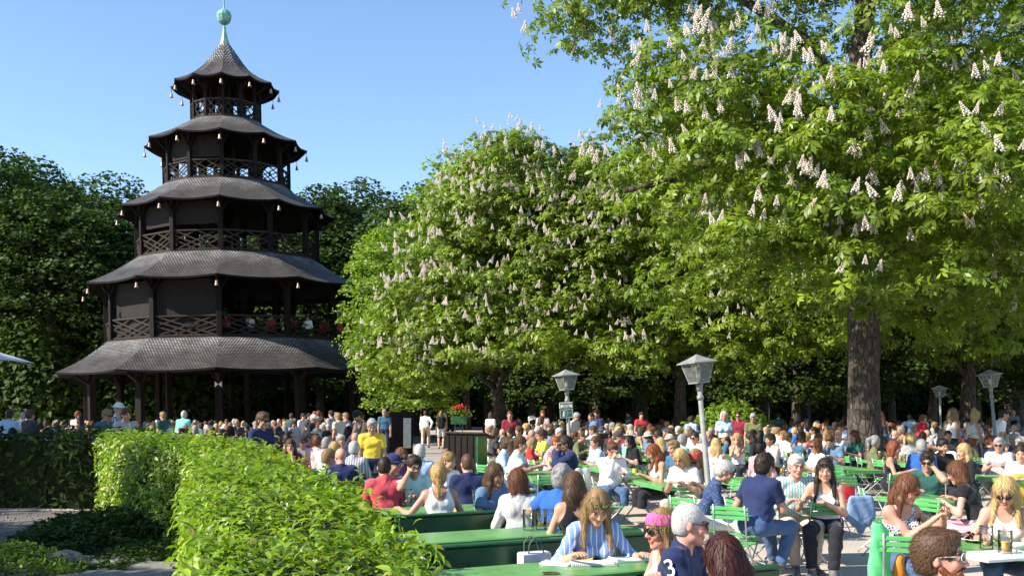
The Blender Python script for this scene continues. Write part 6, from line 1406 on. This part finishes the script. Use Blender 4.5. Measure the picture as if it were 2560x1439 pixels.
hero('blonde woman in black top seen from behind above the red-haired woman', 1652, 1086, 1.32, 160, dict(fem=True, hair='long', top='tee', Y=19), 'light', 'blonde', 'black')
hero('grey-blond man in dark blue polo looking left beside the lamp', 1683, 1100, 1.33, -60, dict(hair='short', top='polo', lean=14, Y=17), 'pink', 'darkblonde', 'petrol')
hero('man with thick grey hair in pale teal shirt holding a phone to his ear', 1708, 1079, 1.34, 120, dict(hair='short', top='tee', lh='ear', lean=14, Y=20.5), 'pink', 'grey', 'teal')
hero('man in pink shirt and sunglasses left of the lamp post', 1737, 1066, 1.35, -50, dict(hair='buzz', top='shirt', Y=22, fat=.03), 'pink', 'dark', 'pink', gl='on')
hero('woman with long pale blonde hair in white top seen from behind right of the lamp', 1790, 1092, 1.29, 165, dict(fem=True, hair='verylong', top='tank', Y=19.5), 'light', 'blonde', 'white')
hero('blonde woman in white sleeveless top with both hands at her face', 1843, 1081, 1.32, -28, dict(fem=True, hair='bob', top='tank', lh='mouth', rh='mouth', pitch=10, Y=22), 'tan', 'blonde', 'white')
hero('woman with black ponytail in pink checked blouse seen from behind', 1903, 1102, 1.30, 140, dict(fem=True, hair='bun', top='shirt', Y=17.5), 'light', 'black', 'pinkcheck')
hero('man with dark beard in beige shirt looking left past the pink blouse', 1925, 1081, 1.34, -70, dict(hair='quiff', top='shirt', beard=.5, Y=21), 'tan', 'dark', 'beige')
hero('man in dark green plaid shirt behind the beige shirt', 1884, 1070, 1.36, 110, dict(hair='buzz', top='shirt', Y=24), 'tan', 'black', 'green')
hero('woman with auburn bob and sunglasses in white tee in left profile', 2038, 1095, 1.33, -75, dict(fem=True, hair='bob', top='tee', Y=18), 'tan', 'chestnut', 'white', gl='on')
hero('man in blue-grey tee resting his head on his hand', 2076, 1084, 1.32, -40, dict(hair='short', top='tee', rh='cheek', lean=20, pitch=24, Y=21), 'tan', 'brown', 'denim')
hero('man in light blue polo eating beside the trunk', 2104, 1050, 1.40, -60, dict(hair='short', top='polo', lean=14, pitch=20, Y=32), 'tan', 'dark', 'lblue')
hero('blond man with sunglasses in white shirt left of the trunk', 2046, 1054, 1.38, 20, dict(hair='short', top='shirt', Y=31), 'pink', 'darkblonde', 'white', gl='on')
hero('man in bright blue tee seen from behind among the dark-haired group', 2000, 1062, 1.37, 190, dict(hair='short', top='tee', Y=28), 'tan', 'dark', 'blue')
hero('standing older woman with grey hair in lilac-grey tee beside the bush', 1810, 1025, 1.79, -10, dict(sit=False, fem=True, hair='bob', top='tee', Y=27), 'pink', 'white', 'lblue', 'dark')
hero('standing man in pink top with sunglasses right of the bush', 1846, 1028, 1.77, -30, dict(sit=False, hair='buzz', top='tee', Y=29), 'pink', 'dark', 'burgundy', 'dark', gl='on')
hero('standing man in camouflage-green shirt looking down right of the bush', 1883, 1032, 1.72, -20, dict(sit=False, hair='short', top='tee', pitch=24, Y=28), 'pink', 'grey', 'olive', 'dark')
hero('standing man in dark blue-grey tee near the green sign', 1478, 1031, 1.72, -60, dict(sit=False, hair='buzz', top='tee', Y=31), 'tan', 'dark', 'denim', 'dark')
hero('bearded standing man in navy tee near the green sign', 1492, 1024, 1.79, -50, dict(sit=False, hair='short', top='tee', beard=.6, Y=33), 'tan', 'dark', 'navy', 'dark')
hero('older standing man in pale patterned shirt bending right of the green sign', 1440, 1031, 1.72, 50, dict(sit=False, hair='short', top='shirt', lean=12, pitch=18, Y=31), 'pink', 'grey', 'lgrey', 'dark')
# --- right group
hero('man in dark green v-neck tee holding his hand to his face', 2318, 1128, 1.31, -28, dict(hair='quiff', top='tee', vneck=1, lh='cheek', lean=8, pitch=8), 'tan', 'dark', 'green', 'jeans', gl='on')
hero('woman with brown hair in black top and red patterned trousers facing away', 2394, 1151, 1.285, -128, dict(fem=True, hair='bob', top='cap', lean=20, pitch=14, rh=(-.25,-.36,.82)), 'light', 'chestnut', 'black', 'pinkcheck')
hero('grey-haired man in royal blue shirt seen from behind under dappled light', 2303, 1097, 1.33, 170, dict(hair='short', top='shirt', lean=10, fat=.04, Y=17.5), 'pink', 'grey', 'blue')
hero('man in black shirt holding a phone at his ear in the shade', 2357, 1096, 1.33, 10, dict(hair='quiff', top='tee', rh='ear', Y=17.8), 'tan', 'black', 'black')
hero('woman with long wavy blonde hair in black beside the phone man', 2408, 1107, 1.31, -70, dict(fem=True, hair='verylong', top='long', Y=16.2), 'light', 'blonde', 'black')
hero('man with sunglasses in grey tee at right under the trees', 2497, 1093, 1.34, -32, dict(hair='short', top='tee', Y=18.2, fat=.02), 'pink', 'grey', 'grey', gl='on')
hero('young woman in white tee cut by the right edge of the view', 2552, 1110, 1.32, -30, dict(fem=True, hair='bun', top='tee', Y=15.2), 'light', 'dark', 'white')
hero('red-haired woman in black sleeveless top right of the trunk', 2236, 1098, 1.31, 60, dict(fem=True, hair='bob', top='tank', Y=17.4), 'tan', 'auburn', 'black')
hero('blond person in grey seen from behind right of the trunk', 2276, 1080, 1.34, 180, dict(fem=True, hair='curly', top='tee', Y=21.5), 'tan', 'blonde', 'grey')
hero('balding man in white collar under dark jacket in the right shade', 2370, 1073, 1.36, -20, dict(hair='buzz', top='jacket', Y=23), 'pink', 'dark', 'charcoal')
hero('standing woman with long light-brown hair in white sleeveless top in the right crowd', 2382, 1018, 1.87, 120, dict(sit=False, fem=True, hair='long', top='tank', Y=24.5), 'tan', 'darkblonde', 'white', 'dark')
hero('standing woman with blonde updo in grey strappy top in the right crowd', 2437, 1023, 1.82, 110, dict(sit=False, fem=True, hair='bun', top='tank', pitch=14, Y=24), 'tan', 'blonde', 'lgrey', 'jeans')
hero('standing man in white tee bending near the far right lamp', 2508, 1018, 1.86, 80, dict(sit=False, hair='buzz', top='tee', lean=16, Y=23.5), 'tan', 'dark', 'white', 'dark')
# the big 3 on the sleeve of the navy polo
A_ = i3['A'][-1]; sh_, el_ = i3['sh'][-1], A_[0]; d = Vector(el_-sh_).normalized(); c = Vector(sh_)+d*.055; nx = Vector((-1,.15,.1)); nx = (nx-d*nx.dot(d)).normalized()
me3 = text_mesh('3', .15); me3.materials.clear(); me3.materials.append(P('number_white', (.80,.78,.66), .7)); o3 = bpy.data.objects.new('number', me3); COL.objects.link(o3); o3.parent = man3
zax = nx; yax = -d; xax = yax.cross(zax); o3.matrix_local = Matrix(((xax.x,yax.x,zax.x,(c+nx*.084).x),(xax.y,yax.y,zax.y,(c+nx*.084).y),(xax.z,yax.z,zax.z,(c+nx*.084).z),(0,0,0,1)))
# ---------------------------------------------------------------- the crowd: shared body shapes, own colours, every person an object
PROTO_SP = [
 dict(hair='short', top='tee', lean=14), dict(hair='short', top='polo', lean=8, rh='chin'), dict(fem=True, hair='long', top='tee', lean=8), dict(fem=True, hair='bob', top='tank', lean=14, lh='chin'),
 dict(hair='buzz', top='shirt', lean=16, fat=.04), dict(fem=True, hair='pony', top='tee', lean=8, yaw=20), dict(hair='quiff', top='tee', lean=4, yaw=-25, rh=(-.15,-.33,1.02)), dict(hair='buzz', hat='cap', top='tee', lean=10),
 dict(fem=True, hair='bun', top='tank', lean=10, yaw=-20), dict(hair='curly', top='long', lean=10), dict(fem=True, hair='long', hat='sunhat', top='tee', lean=8), dict(hair='bald', top='tee', lean=10, fat=.06), dict(fem=True, hair='verylong', top='long', lean=18, pitch=14)]
PROTO_ST = [dict(sit=False, hair='short', top='tee'), dict(sit=False, fem=True, hair='long', top='tank', rf=(-.09,-.2,.12), lf=(.09,.2,.12)), dict(sit=False, hair='buzz', top='shirt', lean=8, fat=.03)]
PM = []
for sp in PROTO_SP+PROTO_ST:
    sp = dict(sp); sp['cell'] = .0175
    if sp.get('sit', True): sp['cutz'] = .40
    parts, info = person_meshes(sp); L = []
    for k, (V, Fq, col) in parts.items():
        if len(V): L.append((k, mesh_of(NAMES[k], V, Fq, col, SK['light']), V, Fq))
    PM.append((sp, L))
COLW = ['white','white','white','navy','blue','lblue','grey','lgrey','black','black','charcoal','green','red','pink','beige','burgundy','denim','petrol','purple','teal','stripeblue','greycheck','orange','olive','navycheck','charcoal','black','navy','green','charcoal','tealcheck','pinkcheck','dots']
CNAME = dict(tealcheck='teal checked', pinkcheck='pink checked', dots='dotted blue', lblue='light blue', lgrey='pale grey', green='dark green', hotpink='pink', stripeblue='striped', greycheck='checked', navycheck='dark checked', petrol='dark blue', teal='turquoise')
HAIRW = ['black','dark','dark','brown','brown','chestnut','darkblonde','blonde','grey','white','auburn']
HN = dict(dark='dark brown', darkblonde='dark blond', chestnut='reddish brown')
gc = random.Random(99); people = []
def blocked(x, y):
    px = 1280+x/y*F
    if px < -60 or px > 2620: return True
    if hypot(x-TC.x, y-TC.y) < 8.6 and y < 60: return gc.random() < .75
    if 925 < px < 1215 and y < 62 and not (y > 52): return True
    if hypot(x-big.x, y-big.y) < 1.0 or hypot(x-c2.x, y-c2.y) < .8 or hypot(x-c3.x, y-c3.y) < .8: return True
    if hypot(x-at(1830,1050,36).x, y-36) < 2.4: return True
    for hx, hy in heropos:
        if hypot(x-hx, y-hy) < .55: return True
    return False
heropos = [(o.location.x, o.location.y) for o in COL.objects if o.get('category') == 'person']
tabs = []
# left field: rows like the fixed tables
for r in range(15):
    y0 = 21.0+r*2.45
    x = -30.0
    while x < -2.2:
        L = gc.uniform(2.4, 3.6); c = rowpt(x+L/2, y0)
        px = 1280+c.x/c.y*F
        if -80 < px < 930 and c.y > 17.5 and (c.y > 20.5 or c.x > -6.5):
            if c.y < 32 and not blocked(c.x, c.y): tabs.append((c.x, c.y, RA+pi/2, 'left'))
            n = int(L/.62)
            for i in range(n):
                for s in (-1, 1):
                    if gc.random() < .84:
                        q = rowpt(x+.3+i*.62, y0)+Vector((sin(RA),-cos(RA),0))*(s*.62); people.append((q.x+gc.uniform(-.08,.08), q.y+gc.uniform(-.08,.08), RA+(pi if s > 0 else 0)+gc.uniform(-.5,.5), True, 0))
        x += L+gc.uniform(.5,1.3)
# right field: folding tables, long axis away from the camera
for j in range(14):
    for i in range(17):
        y = 20.6+j*2.9+gc.uniform(-.3,.3); x = -1.2+i*2.35+gc.uniform(-.25,.25)-.2*(y-20)
        px = 1280+x/y*F
        if px < 1215 or px > 2600 or blocked(x, y): continue
        if y < 24 and 1180 < px < 1260: continue
        if y < 34: tabs.append((x, y, TA+gc.uniform(-.08,.08), 'right'))
        for k in range(3):
            for s in (-1, 1):
                if gc.random() < .86:
                    ca, sa = cos(TA), sin(TA); lx, ly = s*.62, -.75+k*.75; people.append((x+ca*lx-sa*ly+gc.uniform(-.08,.08), y+sa*lx+ca*ly+gc.uniform(-.08,.08), TA+(-s)*(-pi/2)*-1+gc.uniform(-.5,.5) if False else TA+(-pi/2 if s > 0 else pi/2)+gc.uniform(-.6,.6), True, 1))
for i in range(52):   # people on their feet
    px = gc.choice([gc.uniform(0,560), gc.uniform(700,900), gc.uniform(1250,2560)]); y = gc.uniform(30, 56); people.append(((px-1280)/F*y, y, gc.uniform(0,6.28), False, 0 if px < 930 else 1))
people = [p for p in people if not blocked(p[0], p[1])]
people.sort(key=lambda p: p[1])
NIND = 300-len(heropos)-8
mk = 0; recs = []
for i, (x, y, rz, sit, zone) in enumerate(people):
    k = gc.randrange(len(PROTO_SP)) if sit else len(PROTO_SP)+gc.randrange(len(PROTO_ST))
    cl = gc.choice(COLW); hr = gc.choice(HAIRW); skn = gc.choice(['light','light','tan','tan','pink','olive'])
    recs.append((x, y, rz, k, cl, hr, skn, zone, gc.uniform(.94,1.05), gc.choice(['dark','jeans','beige','navy'])))
ind, rest = recs[:NIND], recs[NIND:]
cnt = {}
order = sorted(range(len(ind)), key=lambda i: ind[i][0]/ind[i][1])
lab = {}
for i in order:
    x, y, rz, k, cl, hr, skn, zone, sc, pt = ind[i]; sp = PM[k][0]
    hn = 'bald' if sp.get('hair') == 'bald' else HN.get(hr, hr)+'-haired'; hat = ' with %s' % ('sun hat' if sp.get('hat') == 'sunhat' else 'cap') if sp.get('hat') else ''
    key = '%s%s %s in %s%s, {} from left among the %s crowd' % ('' if sp.get('sit', True) else 'standing ', hn, 'woman' if sp.get('fem') else 'man', CNAME.get(cl, cl), hat, 'tower-side' if zone == 0 else 'right-hand')
    n = cnt.get(key, 0); cnt[key] = n+1; lab[i] = key.format(ordn(n))
for i, (x, y, rz, k, cl, hr, skn, zone, sc, pt) in enumerate(ind):
    sp, L = PM[k]; root = None
    for nm, me, V, Fq in L:
        part = NAMES[nm]; o = bpy.data.objects.new('person' if nm == 'body' else part, me); COL.objects.link(o)
        m = {'body': SK[skn], 'hair': HM[hr], 'shirt': CL[cl], 'trousers': TR[pt], 'shoe': SHOEB, 'hat': CL['beige' if i % 3 else 'charcoal']}.get(part, CL[cl])
        o.material_slots[0].link = 'OBJECT'; o.material_slots[0].material = m
        if nm == 'body': root = o
        else: o.parent = root
    root.location = (x, y, 0); root.rotation_euler = (0,0,rz); root.scale = (sc,sc,sc)
    tag(root, lab[i], 'person', 'people in the tower-side crowd' if zone == 0 else 'people in the right-hand crowd')
# far people as one mass
def low(V, Fq): return V, Fq
t = NT('far_crowd'); a_ = t.n('ShaderNodeAttribute', attribute_name='Col'); t.l(a_.outputs[0], t.b.inputs['Base Color']); t.b.inputs['Roughness'].default_value = .8; M_far = t.m
PL = []
for sp in PROTO_SP[:6]+PROTO_ST[:1]:
    sp = dict(sp); sp['cell'] = .034
    if sp.get('sit', True): sp['cutz'] = .40
    parts, info = person_meshes(sp); PL.append([(NAMES[k], V, Fq) for k, (V, Fq, c) in parts.items() if len(V)])
VV, FF, CC, b = [], [], [], 0
CR = {k: v for k, v in dict(white=(.75,.74,.72), navy=(.02,.03,.09), blue=(.03,.12,.42), lblue=(.38,.52,.72), grey=(.42,.41,.4), lgrey=(.6,.59,.56), black=(.014,.014,.016), charcoal=(.05,.05,.055), green=(.025,.09,.075), red=(.5,.03,.04), pink=(.8,.55,.5)).items()}
for x, y, rz, k, cl, hr, skn, zone, sc, pt in rest[:420]:
    L = PL[k % 6 if k < len(PROTO_SP) else 6]; c_, s_ = cos(rz), sin(rz)
    for part, V, Fq in L:
        W_2 = V*sc; X = W_2[:,0]*c_-W_2[:,1]*s_+x; Y = W_2[:,0]*s_+W_2[:,1]*c_+y; VV.append(np.stack([X,Y,W_2[:,2]],1)); FF.append(Fq+b); b += len(V)
        c = {'body': SKIN[skn], 'hair': HAIR[hr], 'shirt': CR.get(cl, (.3,.3,.32))}.get(part, (.03,.03,.04)); CC.append(np.tile(np.array(c), (len(V),1)))
if VV:
    fc = np_mesh('crowd', np.concatenate(VV), np.concatenate(FF), M_far, None, True, np.concatenate(CC)); tag(fc, 'far-off seated crowd reading as one mass under the trees', 'crowd', kind='stuff')
# tables, mugs and chairs of the crowd
cn = {'left': 0, 'right': 0}
tabs.sort(key=lambda t: t[0]/t[1]); tt = [t for t in tabs]
for x, y, rz, zn in tt:
    table(x, y, rz, '%s folding table from the left among the %s crowd' % (ordn(cn[zn]), 'tower-side' if zn == 'left' else 'right-hand')); cn[zn] += 1
    
mi_ = 0; kinds = ['full','half','low','empty']
for x, y, rz, zn in tt:
    if y > 29: continue
    for q in range(5):
        k = gc.choice(kinds); ly = gc.uniform(-.9,.9); lx = gc.uniform(-.22,.22); o = copy_tree(PR[k]); o.location = (x+cos(rz)*lx-sin(rz)*ly, y+sin(rz)*lx+cos(rz)*ly, .75); o.rotation_euler = (0,0,gc.uniform(0,6))
        mi_ += 1; tag(o, '%s beer mug on a table in the %s crowd' % ({'full':'full','half':'half full','low':'nearly empty','empty':'empty'}[k], 'tower-side' if zn == 'left' else 'right-hand'), 'beer mug', 'small beer mugs in the crowd: %s %s' % (k, zn))
ci = 0
for x, y, rz, zn in tt:
    if zn == 'left' or y > 30: continue
    for k in range(3):
        for s in (-1, 1):
            lx, ly = s*.66, -.75+k*.75; ci += 1
            chair(x+cos(rz)*lx-sin(rz)*ly, y+sin(rz)*lx+cos(rz)*ly, rz+(-pi/2 if s > 0 else pi/2)+gc.uniform(-.25,.25), 'green folding chair among the seated right-hand crowd', 'folding chairs in the right-hand crowd')
# brass band on the first gallery of the tower
for i, (dx, cl) in enumerate([(-.2,'red'),(.9,'white'),(1.9,'red'),(2.9,'red'),(3.8,'white'),(4.7,'red'),(5.5,'red')]):
    sp, L = PM[[0,1,4,6,9,11,0][i]]; p = TC + _f*(4.9 if dx < 4 else 3.4) + _r*dx + Vector((0,0,5.35)); root = None
    for nm, me, V, Fq in L:
        part = NAMES[nm]; o = bpy.data.objects.new('person' if nm == 'body' else part, me); COL.objects.link(o)
        o.material_slots[0].link = 'OBJECT'; o.material_slots[0].material = {'body': SK['tan'], 'hair': HM['dark'], 'shirt': CL[cl], 'trousers': TR['dark']}.get(part, CL['black'])
        if nm == 'body': root = o
        else: o.parent = root
    root.location = p; root.rotation_euler = (0,0,gc.uniform(-.6,.9)); tag(root, '%s from left of the band musicians in %s on the first tower gallery' % (ordn(i), cl), 'person', 'band musicians on the tower gallery')
